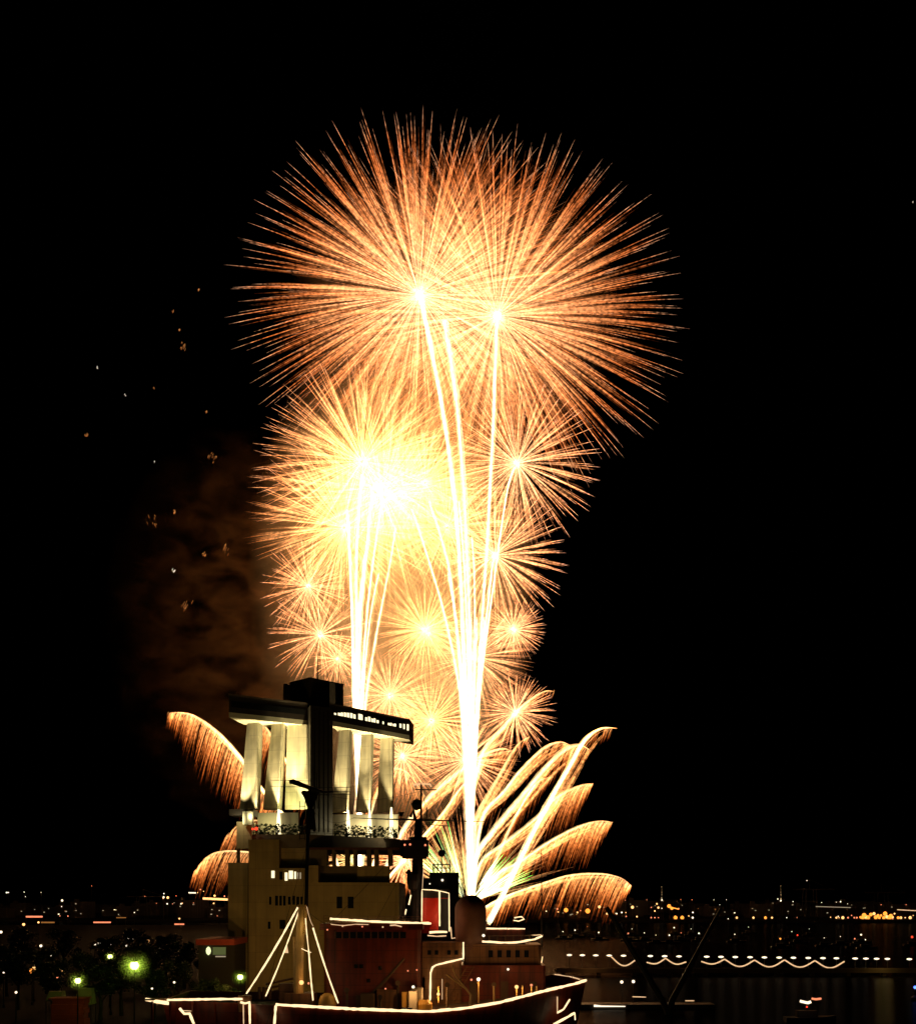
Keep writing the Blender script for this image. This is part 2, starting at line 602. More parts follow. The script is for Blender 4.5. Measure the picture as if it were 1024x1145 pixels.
colm = [(343.4, 364.5), (370, 373), (384.5, 389), (394, 398), (409, 413.5), (417.5, 422), (433, 438)]
for l, r_ in colm:
    MB().box(X(l, f1), X(r_, f1), f1 + 2, f1 + 5.5, Z(968, f1) + .004, TZ - 2.402).build('column', M['penthouse'], bld)
MB().box(X(343.6, f1), X(447, f1), f1 + 1.5, f1 + 6.5, Z(950, f1), TZ - 2.403).build('spandrel', pmat('dark red spandrel', (.10, .03, .018), .8), bld)
# windows
for l, r_, y0, y1, lit in ((303.5, 307, 974, 982, 1), (312.5, 316, 975, 984, 0), (318.5, 321.5, 976, 985, 1), (323, 327.5, 974, 983, 1), (329, 331, 975, 983, 1), (332.3, 333.6, 976, 983, 2), (335.2, 336.6, 976, 983, 2),
                           (301, 303.5, 1003, 1012, 0), (307.5, 311, 1002, 1013, 0), (312.3, 315.3, 1002, 1013, 0), (316.5, 319.5, 1002, 1013, 0), (322, 325, 1003, 1012, 0), (327, 330, 1002, 1012, 0), (331.4, 334.6, 1003, 1013, 0), (336, 338.6, 1003, 1013, 0),
                           (299.5, 302.5, 1031, 1039, 0), (312.5, 319, 1029, 1039, 0), (322, 325, 1030, 1039, 0)):
    MB().box(X(l, f1), X(r_, f1), f1 - 0.06, f1 - 0.003, Z(y1, f1), Z(y0, f1)).build('window', (M['glass'], M['lit_win'], M['dim_w'])[lit], bld)
for l, r_, y0, y1 in ((376, 382.3, 1003, 1016), (388.5, 395, 1003, 1016)):
    w_ = MB().box(X(l, f1), X(r_, f1), f1 + .54, f1 + .597, Z(y1, f1), Z(y0, f1)).build('window', M['glass'], bld)
    MB().box(X(l - .7, f1), X(r_ + .7, f1), f1 + .35, f1 + .55, Z(y1 + 1.2, f1), Z(y1 + 0.1, f1)).build('sill', M['facade'], w_)
# annex at the left with open top storey and lit beacon
ax = 242.0
an = MB()
an.box(X(255, ax), X(277.5, ax), ax, ax + 14, GZ, Z(965, ax))
an.build('stair_annex', M['facade'], bld)
a2 = MB()
a2.box(X(263.5, ax), X(266.5, ax), ax + 1, ax + 2.2, Z(965, ax) + .003, Z(949, ax))
a2.box(X(277.2, ax), X(281, ax), ax + 1, ax + 2.2, Z(965, ax) + .003, Z(949, ax))
a2.build('column', M['penthouse'], bld)
MB().box(X(264, ax), X(281, ax), ax + .5, ax + 5, Z(949, ax) + .003, Z(919, ax)).build('stair_head', M['facade'], bld)
MB().box(X(256, ax), X(283, ax), ax, ax + 6, Z(912, ax), Z(905, ax)).build('canopy_slab', M['fascia'], bld)
rb = MB().lathe((X(278, ax), ax - 0.6, Z(923, ax)), [(1.0, 0), (1.0, 1.3), (1.0, 2.4), (0.6, 2.7)], 12).build('lift_turret', M['concrete'], bld)
light('POINT', (X(268, ax), ax - 1.6, Z(917, ax)), 190, (1, 0.9, 0.5), 0.2, bld)
light('POINT', (X(283, ax), ax - 1.8, Z(914, ax)), 130, (1, 0.9, 0.5), 0.2, bld)
MB().ball((X(287, ax), ax - .5, Z(927, ax)), 0.32, n=8).build('warning_lamp', M['lamp_r'], bld)
MB().ball((X(283.4, ax), ax - .9, Z(927.5, ax)), 0.22, n=8).build('warning_lamp', M['lamp_r'], bld)
# planting on the terrace
lf = MB()
rr = random.Random(3)
for k in range(900):
    u = rr.random()
    D = 245 + 12 * u if k % 2 else 246
    px = 374 + 70 * u if k % 2 else 286 + 56 * u
    c = Vector((X(px, D), D - .2, TZ + rr.random() ** 1.4 * 2.0))
    a_ = Vector((rr.uniform(-1, 1), rr.uniform(-1, 1), rr.uniform(-.3, 1))) * 0.3
    b2 = Vector((rr.uniform(-1, 1), rr.uniform(-1, 1), rr.uniform(-.3, 1))) * 0.3
    lf.add([c - a_, c + b2, c + a_, c - b2], [[0, 1, 2, 3]])
lf.build('terrace_planting', M['leaf'], bld)
# unseen sodium floodlights added behind the ship to wash the lower storeys
def unseen_flood(px, D, h, energy, label, color=(1, 0.56, 0.14)):
    p = Vector((X(px, D), D, GZ))
    fl = empty('unseen_floodlight', p, label, 'floodlight')
    MB().tube([p, p + Vector((0, 0, h))], [0.12, 0.08]).build('pole', M['dark_steel'], fl)
    MB().box(p.x - .3, p.x + .3, p.y - .1, p.y + .3, GZ + h + .003, GZ + h + .35).build('lamp_head', M['dark_steel'], fl)
    light('SPOT', p + Vector((0, 0.6, h + .5)), energy, color, 0.3, fl, target=(p.x, 246, 22), angle=150, blend=1)


unseen_flood(300, 208, 5.0, 2300, 'added unseen floodlight on the quay behind the lit derrick')
unseen_flood(400, 208, 5.0, 2000, 'added unseen floodlight on the quay behind the ship bridge')
unseen_flood(262, 200, 5.0, 1200, 'added unseen floodlight on the quay left of the derrick')

# ------------------------------------------------------------------ the orange icebreaker
ship = empty('icebreaker', (-10, 176, 0), 'orange icebreaker with deck edges outlined in rope lights, moored before the tower', 'ship')
near = [(-37.5, 170, 8.9), (-32, 168.5, 8.8), (-26.9, 167, 8.7), (-22.3, 164.5, 8.65), (-12.2, 163.2, 8.2), (-3.5, 163.2, 7.9), (1.2, 163.8, 8.3), (5.3, 165.2, 8.9), (11.2, 170, 10.0), (15.2, 174, 10.6), (16.8, 176.3, 10.9)]
far = [(16.6, 179.5, 11.1), (13.2, 184, 11.3), (5, 188, 9.2), (-10, 189, 8.3), (-25, 189, 8.6), (-37.5, 186, 8.9)]
out = near + far
cx, cy = -11.0, 176.5
def inset(p, k, z):
    return (cx + (p[0] - cx) * k, cy + (p[1] - cy) * k, z)
hm = MB()
n = len(out)
rows = [[Vector(p) for p in out], [Vector(inset(p, 0.965, p[2] * 0.55)) for p in out], [Vector(inset(p, 0.90, 0.6)) for p in out], [Vector(inset(p, 0.88, -1.5)) for p in out]]
inner = [Vector(inset(p, 0.985, p[2])) for p in out]
innerd = [Vector(inset(p, 0.985, p[2] - 1.15)) for p in out]
vs = [v for r_ in rows for v in r_]
fs = []
for i in range(3):
    for j in range(n):
        k = (j + 1) % n
        fs.append([i * n + j, (i + 1) * n + j, (i + 1) * n + k, i * n + k])
hm.add(vs, fs)
vs = [rows[0][j] for j in range(n)] + inner + innerd
fs = []
for i in range(2):
    for j in range(n):
        k = (j + 1) % n
        fs.append([i * n + j, i * n + k, (i + 1) * n + k, (i + 1) * n + j])
hm.add(vs, fs)
hm.build('hull', M['hull'], ship)
dk = MB()
cz = 6.9
vs = innerd + [Vector((cx, cy, cz))]
dk.add(vs, [[j, (j + 1) % n, n] for j in range(n)])
dk.build('main_deck', M['deck'], ship)


def deckz(x, y):
    return 7.0


ROPE = random.Random(44)


def rope(pts, r=0.15, mat='rope_light', name='rope_light', parent=None):
    pts = [Vector(p) for p in pts]
    q, rs = [], []
    for a_, b_ in zip(pts[:-1], pts[1:]):
        k_ = max(1, int((b_ - a_).length / .45))
        for i in range(k_):
            q.append(a_.lerp(b_, i / k_) + Vector((0, 0, ROPE.uniform(-.02, .02))))
            rs.append(r * ROPE.choice((.72, .82, .9, 1.0, 1.0, 1.08)))
    q.append(pts[-1]); rs.append(r * .8)
    return MB().tube(q, rs, 6).build(name, M[mat], parent or ship)


def up(p, dz=0.12, dy=-0.12):
    return Vector((p[0], p[1] + dy, p[2] + dz))


rope([up(p) for p in near[3:]] , 0.20)
rope([P(620, 1090, 183.8), P(637, 1092.5, 181), P(650, 1096, 178.5)], 0.09, 'rope_soft')
rope([P(163, 1118, 169.6), P(180, 1121, 168.9), P(189, 1122.5, 168.6)], 0.26)
rope([P(187, 1118.6, 168.2), P(230, 1117.8, 167.4), P(271, 1117.5, 166.8)], 0.17)
rope([P(269, 1121, 166.5), P(274, 1122.3, 166.4), P(279, 1121, 166.2), P(279.5, 1150, 164.5)], 0.14)
rope([P(272, 1122, 166.4), P(272.5, 1150, 164.5)], 0.07, 'rope_soft')
rope([P(308.3, 1125, 164.2), P(306.5, 1150, 162.5)], 0.15)
# side gangway lamps under the bow
rope([P(623, 1115, 171.5), P(623, 1134, 171)], 0.08, 'rope_soft')
rope([P(623, 1133, 171), P(630, 1129, 171.3), P(637, 1118, 172)], 0.12)
rope([P(619, 1146, 170), P(632, 1139, 170.6), P(642.5, 1133, 171)], 0.16)
rope([P(642.5, 1133, 171), P(643, 1141, 171)], 0.10)
rope([P(201, 1128, 166), P(206, 1134, 165.6), P(212, 1134, 165.4), P(217, 1146, 165)], 0.17)
rope([P(203, 1130.6, 166), P(214, 1131, 166)], 0.06, 'rope_soft')


def ship_box(name, p0, p1, ytop, D, dep, mat, zbot=6.8, bev=0.0):
    return MB().box(X(p0, D), X(p1, D), D, D + dep, zbot, Z(ytop, D), bev=bev).build(name, M[mat], ship)


# bridge block
BD = 174.0
ship_box('bridge_house', 362, 470, 1040, BD, 9, 'hull', bev=0.4)
MB().box(X(360, BD) - .2, X(473, BD), BD - 0.9, BD + 9.4, Z(1040, BD) + .003, Z(1034, BD) + .1).build('bridge_wing', M['hull'], ship)
MB().box(X(371, BD), X(479, BD), BD - 0.6, BD + 9, Z(1034, BD) + .103, Z(1031.5, BD)).build('bridge_roof', M['house'], ship)
for i in range(10):
    l = 375.5 + i * 8.0
    MB().box(X(l, BD), X(l + 6.4, BD), BD - 0.05, BD - .003, Z(1049.5, BD), Z(1042.5, BD)).build('bridge_window', M['glass'], ship)
    MB().box(X(l - 1.3, BD), X(l - .3, BD), BD - 0.09, BD - .004, Z(1050, BD), Z(1042, BD)).build('window_mullion', M['house'], ship)
rope([P(369, 1027.8, BD - .8), P(420, 1031, BD - .8), P(482, 1033, BD - .6)], 0.17)
rope([P(370, 1034, BD - 1), P(385, 1035.2, BD - 1), P(397, 1033.8, BD - 1), P(412, 1034.2, BD - 1)], 0.06, 'rope_soft')
rope([P(436, 1035, BD - 1), P(442, 1034.8, BD - 1), P(449, 1036.6, BD - 1)], 0.09, 'rope_soft')
rl = MB()
for h in (0.35, 0.7, 1.0):
    rl.bar(P(362, 1033, BD - .7) + Vector((0, 0, h)), P(470, 1034, BD - .7) + Vector((0, 0, h)), 0.03, 5)
for i in range(12):
    p = P(362 + i * 9.8, 1033.3, BD - .7)
    rl.bar(p, p + Vector((0, 0, 1.0)), 0.03, 5)
rl.build('bridge_railing', M['house'], ship)
# port lights in the bridge front and doors
for px, py in ((398, 1083), (404, 1083), (412, 1099), (425, 1085)):
    MB().lathe((X(px, BD), BD - .05, Z(py, BD)), [(0.25, 0), (0.25, 0.5)], 10).build('porthole', M['glass'], ship)
ship_box('bridge_mid_house', 470.3, 516, 1054, BD + 2, 8, 'house', bev=0.2)
ship_box('fore_house', 481, 610, 1080, 176.5, 10, 'hull', bev=0.3)
MB().box(X(518, 177.5), X(605, 177.5), 177.5, 186, Z(1080, 176.5) + .003, Z(1056.5, 177.5), bev=0.3).build('upper_house', M['house'], ship)
MB().box(X(540, 182), X(587, 182), 182, 188, Z(1056.5, 177.5) + .004, Z(1040, 182), bev=0.2).build('radio_house', M['hull'], ship)
MB().box(X(481.5, 176.4), X(495, 176.4), 176.2, 176.49, 6.9, Z(1089, 176.4)).build('lit_bulkhead', M['tan'], ship)
rope([P(518, 1054, 175.7), P(518, 1072, 175.7), P(487.5, 1079.5, 175.7), P(483.5, 1082, 175.7), P(481.5, 1088, 175.7), P(480.8, 1119, 175.7)], 0.14)
rope([P(494.3, 1095, 175.7), P(494.3, 1118, 175.7)], 0.06, 'rope_soft')
rope([P(539, 1053, 177), P(560, 1054.5, 177), P(577, 1054.3, 177), P(598, 1050.5, 177), P(606, 1047, 178)], 0.15)
rope([P(540, 1038.4, 181.7), P(587, 1039, 181.7)], 0.11)
rope([P(594, 1046, 181), P(607, 1045.8, 181)], 0.07, 'rope_soft')
rope([P(606.5, 1070, 177.3), P(605.3, 1077, 177.3)], 0.09)
rope([P(605.6, 1080, 177.3), P(605.6, 1084, 177.3)], 0.10)
rope([P(605.4, 1089, 177.3), P(605.4, 1107, 177.3)], 0.06)
rope([P(575, 1026.5, 183), P(583, 1025.5, 183), P(586, 1028, 183), P(580, 1030.5, 183), P(574, 1029.5, 183)], 0.10)
rope([P(531, 1029.6, 186), P(549, 1029.2, 186)], 0.05, 'rope_soft')
# windows and doors of the fore house
for px in (546, 556, 566, 576, 586):
    MB().box(X(px, 177.5), X(px + 5, 177.5), 177.44, 177.497, Z(1071, 177.5), Z(1063, 177.5)).build('house_window', M['glass'], ship)
for px in (525, 560, 592):
    MB().box(X(px, 176.5), X(px + 8, 176.5), 176.42, 176.497, 7.0, Z(1098, 176.5)).build('house_door', M['deck'], ship)
for i in range(5):
    z = Z(1064 + i * 1.2, 177)
    pass
# capsule shaped radome
rc = (X(526, 179), 179.5, Z(1062, 179))
R = 2.1
pr = [(R * .96, 0), (R, 2.0), (R, 5.2)] + [(max(.05, R * math.cos(a * math.pi / 16)), 5.2 + R * math.sin(a * math.pi / 16)) for a in range(1, 9)]
MB().lathe(rc, pr, 24).build('radome', pmat('brown radome', (0.16, 0.075, 0.045), 0.6, vary=0.3), ship, smooth=True)
# funnel
fz0, fz1 = Z(1044, 180), Z(994.5, 180)
fm = MB()
fx0, fx1 = X(471, 180), X(503, 180)
fc = ((fx0 + fx1) / 2, 182.6)
def fring(z, k):
    hw = (fx1 - fx0) / 2 * k
    return [(fc[0] - hw, fc[1] - 2.2, z), (fc[0] + hw * .2, fc[1] - 2.8, z), (fc[0] + hw, fc[1] - 2.2, z), (fc[0] + hw, fc[1] + 2.2, z), (fc[0] - hw, fc[1] + 2.2, z)]
fm.prism(fring(fz0, 1.0), fring(fz1 - 1.2, 0.97))
fun = fm.build('funnel', M['funnel'], ship)
MB().prism(fring(fz1 - 1.198, 0.99), fring(fz1, 0.97)).build('funnel_cap', M['black'], fun)
MB().prism([(x + .0, y - .03, z) for x, y, z in fring(fz0, 1.0)][1:3] + [(fc[0] + 1.6, fc[1], fz0), (fc[0] + .4, fc[1], fz0)], [(x, y - .03, z) for x, y, z in fring(fz1 - 1.3, 0.975)][1:3] + [(fc[0] + 1.6, fc[1], fz1 - 1.3), (fc[0] + .4, fc[1], fz1 - 1.3)]).build('funnel_side_panel', M['black'], fun)
for k in range(3):
    MB().tube([(fc[0] - .8 + k * .8, fc[1], fz1 - .2), (fc[0] - .8 + k * .8, fc[1] + .2, fz1 + .5)], 0.22, 8).build('exhaust_pipe', M['black'], fun)
FD = 179.6
rope([P(471.5, 1033, FD), P(471.8, 995, FD), P(483, 995.4, FD), P(491, 996.5, FD), P(502, 999, FD), P(502.3, 1042, FD)], 0.09, parent=fun)
rope([P(491.3, 997, FD), P(491.5, 1036, FD)], 0.12, parent=fun)
rope([P(480, 1043, FD - 2), P(492, 1042.4, FD - 2), P(500, 1042.6, FD - 2)], 0.17)
rope([P(478, 1046.5, FD - 2), P(488, 1047.4, FD - 2), P(499, 1046.8, FD - 2)], 0.10, 'rope_soft')
rope([P(504, 1037, FD - 1), P(505, 1050, FD - 1), P(509, 1049, FD - 1)], 0.09, 'rope_soft')
light('POINT', P(478, 1026, 176.5), 190, (1, 0.35, 0.15), 0.3, ship)
# machinery house behind the funnel with railing and ball antenna
MB().box(X(480, 186), X(513, 186), 186, 190, 8, Z(976, 186), bev=.2).build('machinery_house', M['dark_steel'], ship)
MB().box(X(471, 186.5), X(480, 186.5), 186.5, 190, 8, Z(982, 186)).build('vent_trunk', M['dark_steel'], ship)
rg = MB()
for h in (967, 971):
    rg.bar(P(484, h, 186.2), P(503, h, 186.2), 0.07, 5)
for px in (484, 489, 493.5, 498, 503):
    rg.bar(P(px, 976.5, 186.2), P(px, 966, 186.2), 0.07, 5)
for px in (485, 489, 499, 502):
    rg.bar(P(px, 976, 186.4), P(px + 1, 962, 186.4), 0.04, 5)
rg.build('roof_railing', M['black'], ship)
ba = MB()
ba.bar(P(493.8, 976, 186.5), P(493.8, 955, 186.5), 0.08, 6)
ba.ball(P(493.8, 954.3, 186.5), 0.52, n=14)
ba.build('ball_antenna', M['black'], ship, smooth=True)
MB().ball(P(494.5, 984.5, 185.7), 0.17, n=8).build('deck_lamp', M['lamp_w'], ship)
MB().ball(P(480.5, 988.6, 185.7), 0.1, n=8).build('deck_lamp', M['lamp_w'], ship)
# main mast
MD = 182.0
mm = MB()
mm.tube([P(466, 1040, MD), P(466.5, 998, MD), P(467, 955, MD), P(468, 918, MD)], [1.05, 0.95, 0.7, 0.5], 10)
mast = mm.build('main_mast', M['dark_steel'], ship)
m2 = MB(); m2.tube([P(470.8, 922, MD), P(470.8, 876, MD)], [0.17, 0.12], 8); m2.bar(P(464, 883, MD), P(488, 883.5, MD), 0.09, 6)
m2.tube([P(459, 914, MD), P(462, 906, MD), P(464, 916, MD)], 0.25); m2.bar(P(477, 917, MD), P(477, 903, MD), .08)
m2.ball(P(466, 900, MD), .75, n=8, sz=1.1)
m2.build('topmast', M['black'], mast)
MB().tube([P(395, 914.8, MD), P(430, 916.2, MD), P(468, 917, MD), P(510, 918.3, MD), P(546, 919, MD)], [0.04, 0.09, 0.16, 0.08, 0.04], 6).build('yard', M['black'], mast)
MB().tube([P(468, 921, MD), P(495, 923.5, MD), P(502, 924, MD)], 0.06, 6).build('yard', M['black'], mast)
pf = MB()
pf.box(X(448, MD), X(479, MD), MD - 2, MD + 2, Z(958, MD), Z(940, MD), bev=.5)
pf.box(X(450, MD), X(477, MD), MD - 1.6, MD + 1.6, Z(960.5, MD), Z(958, MD) - .003, bev=.4)
pf.box(X(459, MD), X(477, MD), MD - 1.6, MD + 1.6, Z(940, MD) + .003, Z(936.5, MD), bev=.4)
pf.build('crow_nest', M['dark_steel'], mast)
MB().lathe(P(462, 985, MD - 1.2), [(0.15, -1.4), (0.7, -1.1), (0.9, 0), (0.85, .9), (0.3, 1.1)], 12).build('searchlight', M['black'], mast)
MB().tube([P(455, 974, MD - 1), P(459, 978, MD - 1), P(462, 978, MD - 1)], 0.35).build('searchlight_arm', M['black'], mast)
for px, py in ((452.5, 945), (458.5, 944.5), (475.5, 945.3)):
    MB().ball(P(px, py, MD - 2.1), 0.15, n=8).build('mast_lamp', M['lamp_rw'], mast)
MB().tube([P(462, 878, MD), P(468, 877, MD), P(474, 876.6, MD), P(481, 877.4, MD), P(482, 880, MD)], 0.13, 6).build('mast_ring_lamp', M['rope_soft'], mast)
b3 = MB(); b3.ball(P(448.5, 911, MD), .30, n=10); b3.bar(P(448.5, 917, MD), P(448.5, 911, MD), .1); b3.bar(P(445, 909, MD), P(452, 909, MD), .12)
b3.build('anemometer', M['black'], mast)
rope([P(459.5, 1001, 178), P(457, 1012, 178)], 0.13)
rope([P(454, 1017, 178), P(453, 1023, 178)], 0.10)
rope([P(473.4, 972, 180.5), P(472.2, 994, 180.3)], 0.045, 'rope_soft')
wr = MB()
for a_, b_ in (((470, 885), (347, 885)), ((470, 878), (494, 958)), ((470, 884), (526, 1000)), ((546, 919), (606, 955)), ((395, 915), (347, 905))):
    pts = []
    for i in range(9):
        u = i / 8
        p = P(a_[0], a_[1], MD).lerp(P(b_[0], b_[1], 184), u)
        p.z -= 1.2 * math.sin(math.pi * u)
        pts.append(p)
    wr.tube(pts, 0.022, 4)
wr.build('stay_wire', M['black'], ship)
# aft signal mast with a boom crosstree (dark against the lit fins)
AD = 187.0
am = MB()
am.tube([P(342, 1030, AD), P(344, 940, AD), P(346.5, 882, AD)], [0.28, 0.24, 0.2], 8)
sm = am.build('signal_mast', M['black'], ship)
MB().tube([P(323.5, 875, AD), P(327, 874, AD), P(348, 882, AD), P(362, 886, AD), P(373, 885.5, AD)], [0.30, 0.36, 0.3, 0.2, 0.12], 8).build('signal_boom', M['black'], sm)
br = MB()
br.prism([P(337, 884, AD), P(357, 886, AD), P(357, 886, AD + .5), P(337, 884, AD + .5)][::-1], [P(344, 905, AD), P(349, 905, AD), P(349, 905, AD + .5), P(344, 905, AD + .5)][::-1])
br.bar(P(337, 886, AD), P(345, 900, AD), .1); br.bar(P(350, 905, AD), P(352, 930, AD), .25)
br.box(X(343, AD), X(351, AD), AD - .3, AD + .4, Z(928, AD), Z(905, AD))
br.build('mast_bracket', M['black'], sm)
ant = MB()
for y in (872.5, 879.5):
    ant.bar(P(302, y, AD), P(347, y + 1, AD), 0.035, 4)
for y in (881, 885.5, 889):
    ant.bar(P(347, y, AD), P(392, y - .5, AD), 0.04, 4)
ant.bar(P(314, 893, AD), P(314, 858, AD), 0.03, 4)
for px in (348.5, 351.5, 355):
    ant.bar(P(px, 905, AD), P(px - 1, 850 + (px - 348) * 2, AD), 0.05, 4)
ant.build('wire_antenna', M['black'], sm)
lad = MB()
for px in (335, 341): lad.bar(P(px, 940, AD), P(px, 896, AD), .05, 4)
for i in range(7): lad.bar(P(335, 938 - i * 6, AD), P(341, 938 - i * 6, AD), .04, 4)
lad.build('mast_ladder', M['black'], sm)
# lit derrick post with four light strings
DD = 171.5
dm = MB()
dm.tube([P(334, 1122, DD), P(334.5, 1060, DD), P(336, 1040, DD), P(338, 1014, DD)], [0.62, 0.60, 0.55, 0.52], 12)
der = dm.build('derrick_post', M['tan'], ship, smooth=False)
d2 = MB(); d2.tube([P(341, 1045, DD - .3), P(341.5, 1020, DD - .3), P(339, 1013, DD - .3)], [.22, .26, .3], 8); d2.box(X(333, DD), X(342, DD), DD - .6, DD + .6, Z(1015, DD), Z(1012, DD)); d2.bar(P(329, 1048, DD), P(330, 1120, DD), .2)
d2.build('derrick_head', M['tan'], der)
for a_, b_, r_ in (((334, 1013), (275.5, 1111.5), .12), ((334.5, 1018), (297, 1114.5), .09), ((341, 1020), (345, 1062), .07), ((345, 1062), (350, 1119), .11), ((343, 1014), (350, 1036), .04), ((350, 1038), (378, 1122), .12)):
    pts = [P(a_[0], a_[1], DD).lerp(P(b_[0], b_[1], DD - 3.5), i / 6) - Vector((0, 0, .35 * math.sin(math.pi * i / 6))) for i in range(7)]
    rope(pts, r_, 'rope_light' if r_ > .05 else 'rope_soft', parent=der, name='light_string')
MB().add([P(321, 1057, DD - 1), P(316.5, 1066, DD - 1), P(322.5, 1066, DD - 1), P(321, 1057, DD - .9), P(316.5, 1066, DD - .9), P(322.5, 1066, DD - .9)], [[0, 1, 2], [5, 4, 3], [0, 3, 4, 1], [1, 4, 5, 2], [2, 5, 3, 0]]).build('glowing_pennant', M['rope_soft'], der)  # pennant cloth given a glow to look lit, no lamp in it
rope([P(337, 1061, DD - .8), P(342, 1063.5, DD - .8), P(348, 1065.5, DD - .8)], .05, parent=der, name='light_string')
light('POINT', P(337.5, 1098, DD - 1.4), 170, (1, 0.62, 0.2), 0.15, der)
light('POINT', P(343, 1038, DD - 2.0), 60, (1, 0.66, 0.22), 0.15, der)
MB().ball(P(337, 1099, DD - 1.3), 0.3, n=10).build('deck_lamp', M['lamp_y'], der)
# deck gear round the derrick
gear = MB()
gear.box(X(318, DD), X(352, DD), DD - 1.2, DD + 3, 6.9, Z(1111, DD), bev=.2)
gear.box(X(310, DD), X(327, DD), DD + 1, DD + 3, 6.9, Z(1101, DD), bev=.2)
gear.build('hatch_coaming', M['house'], ship)
wl = MB(); wl.lathe((X(366, DD - 2), DD - 2, 6.9), [(.9, 0), (1.1, .5), (1.15, 1.6), (.9, 2.5), (.4, 2.9)], 14)
wl.build('capstan', M['orangebox'], ship, smooth=True)
bms = MB()
for i, y in enumerate((1098, 1103, 1108)):
    bms.bar(P(297, y + 3, DD + 3), P(330, y - 4, DD + 4), .16, 6)
for px in (290, 295, 302): bms.bar(P(px, 1118, DD + 2), P(px, 1104, DD + 2), .22, 6)
bms.build('rail_frame', M['house'], ship)
MB().box(X(266, 167), X(280, 167), 166.9, 168.2, 7.6, Z(1114, 167), bev=.2).build('mooring_block', M['house'], ship)
# open hatch side at the left end of the hull
lb = MB()
lb.box(X(163, 170), X(270, 170), 169, 171, Z(1117.5, 169) - .2, Z(1117.5, 169))
lb.build('aft_rail_beam', M['house'], ship)
for px in (170, 190, 215, 240, 262):
    MB().box(X(px, 168.6), X(px + 2, 168.6), 168.0, 168.5, 4, Z(1120, 168.6)).build('hull_frame', M['hull'], ship)
# cargo on the foredeck lit by a work lamp
GD = 170.0
for nm, l, r_, yt, D, mt, dp in (('deck_crate', 457, 466, 1109, GD, 'whitepaint', 1.4), ('deck_crate', 449, 456, 1110, GD + 1, 'orangebox', 1.2), ('deck_crate', 403, 418, 1112, GD + 1, 'deck', 3), ('deck_crate', 421, 446, 1107, GD + 3, 'house', 2.5)):
    MB().box(X(l, D), X(r_, D), D, D + dp, 6.9, Z(yt, D), bev=.08).build(nm, M[mt], ship)
MB().box(X(459, GD), X(472, GD), GD + 2, GD + 3.4, 6.9, Z(1105, GD + 2), bev=.1).build('deck_crate', M['whitepaint'], ship)
wn = MB(); wn.lathe((X(474, GD), GD + 1.2, 6.9), [(.9, 0), (1.05, .4), (1.05, 1.4), (.7, 1.9)], 14)
wn.build('winch_drum', M['orangebox'], ship)
crn = MB(); crn.tube([P(410, 1118, GD + 4), P(428, 1100, GD + 4), P(452, 1072, GD + 4)], [.3, .25, .15], 6); crn.box(X(446, GD + 5), X(460, GD + 5), GD + 5, GD + 7, Z(1092, GD + 5), Z(1074, GD + 5)); crn.bar(P(453, 1118, GD + 5.5), P(453, 1090, GD + 5.5), .3)
crn.build('deck_crane', M['deck'], ship)
cc = MB()
for i in range(9):
    px = 430 + i * 5.2
    cc.box(X(px, GD + 6), X(px + 3.4, GD + 6), GD + 6, GD + 7, Z(1106, GD + 6), Z(1097 - (i % 3) * 2, GD + 6))
cc.build('cargo_stack', M['hull'], ship)
yd = MB()
yd.tube([P(525.5, 1130, 167.5), P(526, 1113, 168), P(521, 1106, 168.4), P(510, 1098, 169), P(499, 1090, 169.4)], [.14, .13, .13, .12, .1], 7)
yd.tube([P(521, 1106, 168.4), P(511, 1094, 169), P(507, 1086, 169.3), P(506, 1080, 169.5)], .09, 6)
yd.build('anchor_davit', M['tan'], ship)
for px, py, D, m_, r_, e in ((490, 1112, 172, 'lamp_y', .22, 120), (535, 1095.5, 172, 'lamp_w', .26, 90), (577.5, 1104, 172.5, 'lamp_y', .26, 110), (594, 1102, 173, 'lamp_rw', .18, 30), (527, 1096, 171, 'lamp_rw', .15, 25), (462, 1104, 169, 'lamp_w', .2, 170), (540.5, 1046.5, 176.3, 'lamp_w', .2, 10), (568, 1084.3, 175.4, 'lamp_w', .17, 12), (345, 1100, 170, 'lamp_rw', .15, 25)):
    MB().ball(P(px, py, D), r_, n=8).build('deck_lamp', M[m_], ship)
    light('POINT', P(px, py, D) - Vector((0, .4, 0)), e * 1.7, (1, 0.50, 0.16), 0.15, ship)
post = MB()
for px, D in ((490, 172.2), (535, 172.2), (577.5, 172.7), (594, 173.2), (584, 173), (600, 174), (552, 172)):
    MB().bar(P(px, 1122, D), P(px, 1103 if px != 535 else 1096, D), .1, 6).build('lamp_post', M['tan'], ship)
MB().tube([P(606, 1060, 178), P(605.5, 1000, 178), P(605, 950, 178)], [.12, .08, .05], 6).build('jackstaff', M['black'], ship)
cl = MB()
for i in range(7):
    px = 538 + i * 9
    cl.bar(P(px, 1053, 177.2), P(px, 1046.5, 177.2), .04, 5)
cl.bar(P(538, 1047, 177.2), P(596, 1046, 177.2), .04, 5)
cl.build('house_railing', M['house'], ship)
bol = MB()
for px, py, D in ((548, 1118, 166.6), (590, 1110, 170.3), (620, 1103, 173.5), (455, 1127, 164.6), (420, 1126, 164.6), (380, 1124, 165)):
    for dx in (-.35, .35):
        p = P(px, py, D)
        bol.lathe((p.x + dx, p.y, 6.9), [(.22, 0), (.22, 1.3), (.3, 1.35), (.3, 1.5)], 8)
bol.build('bollard', M['black'], ship)

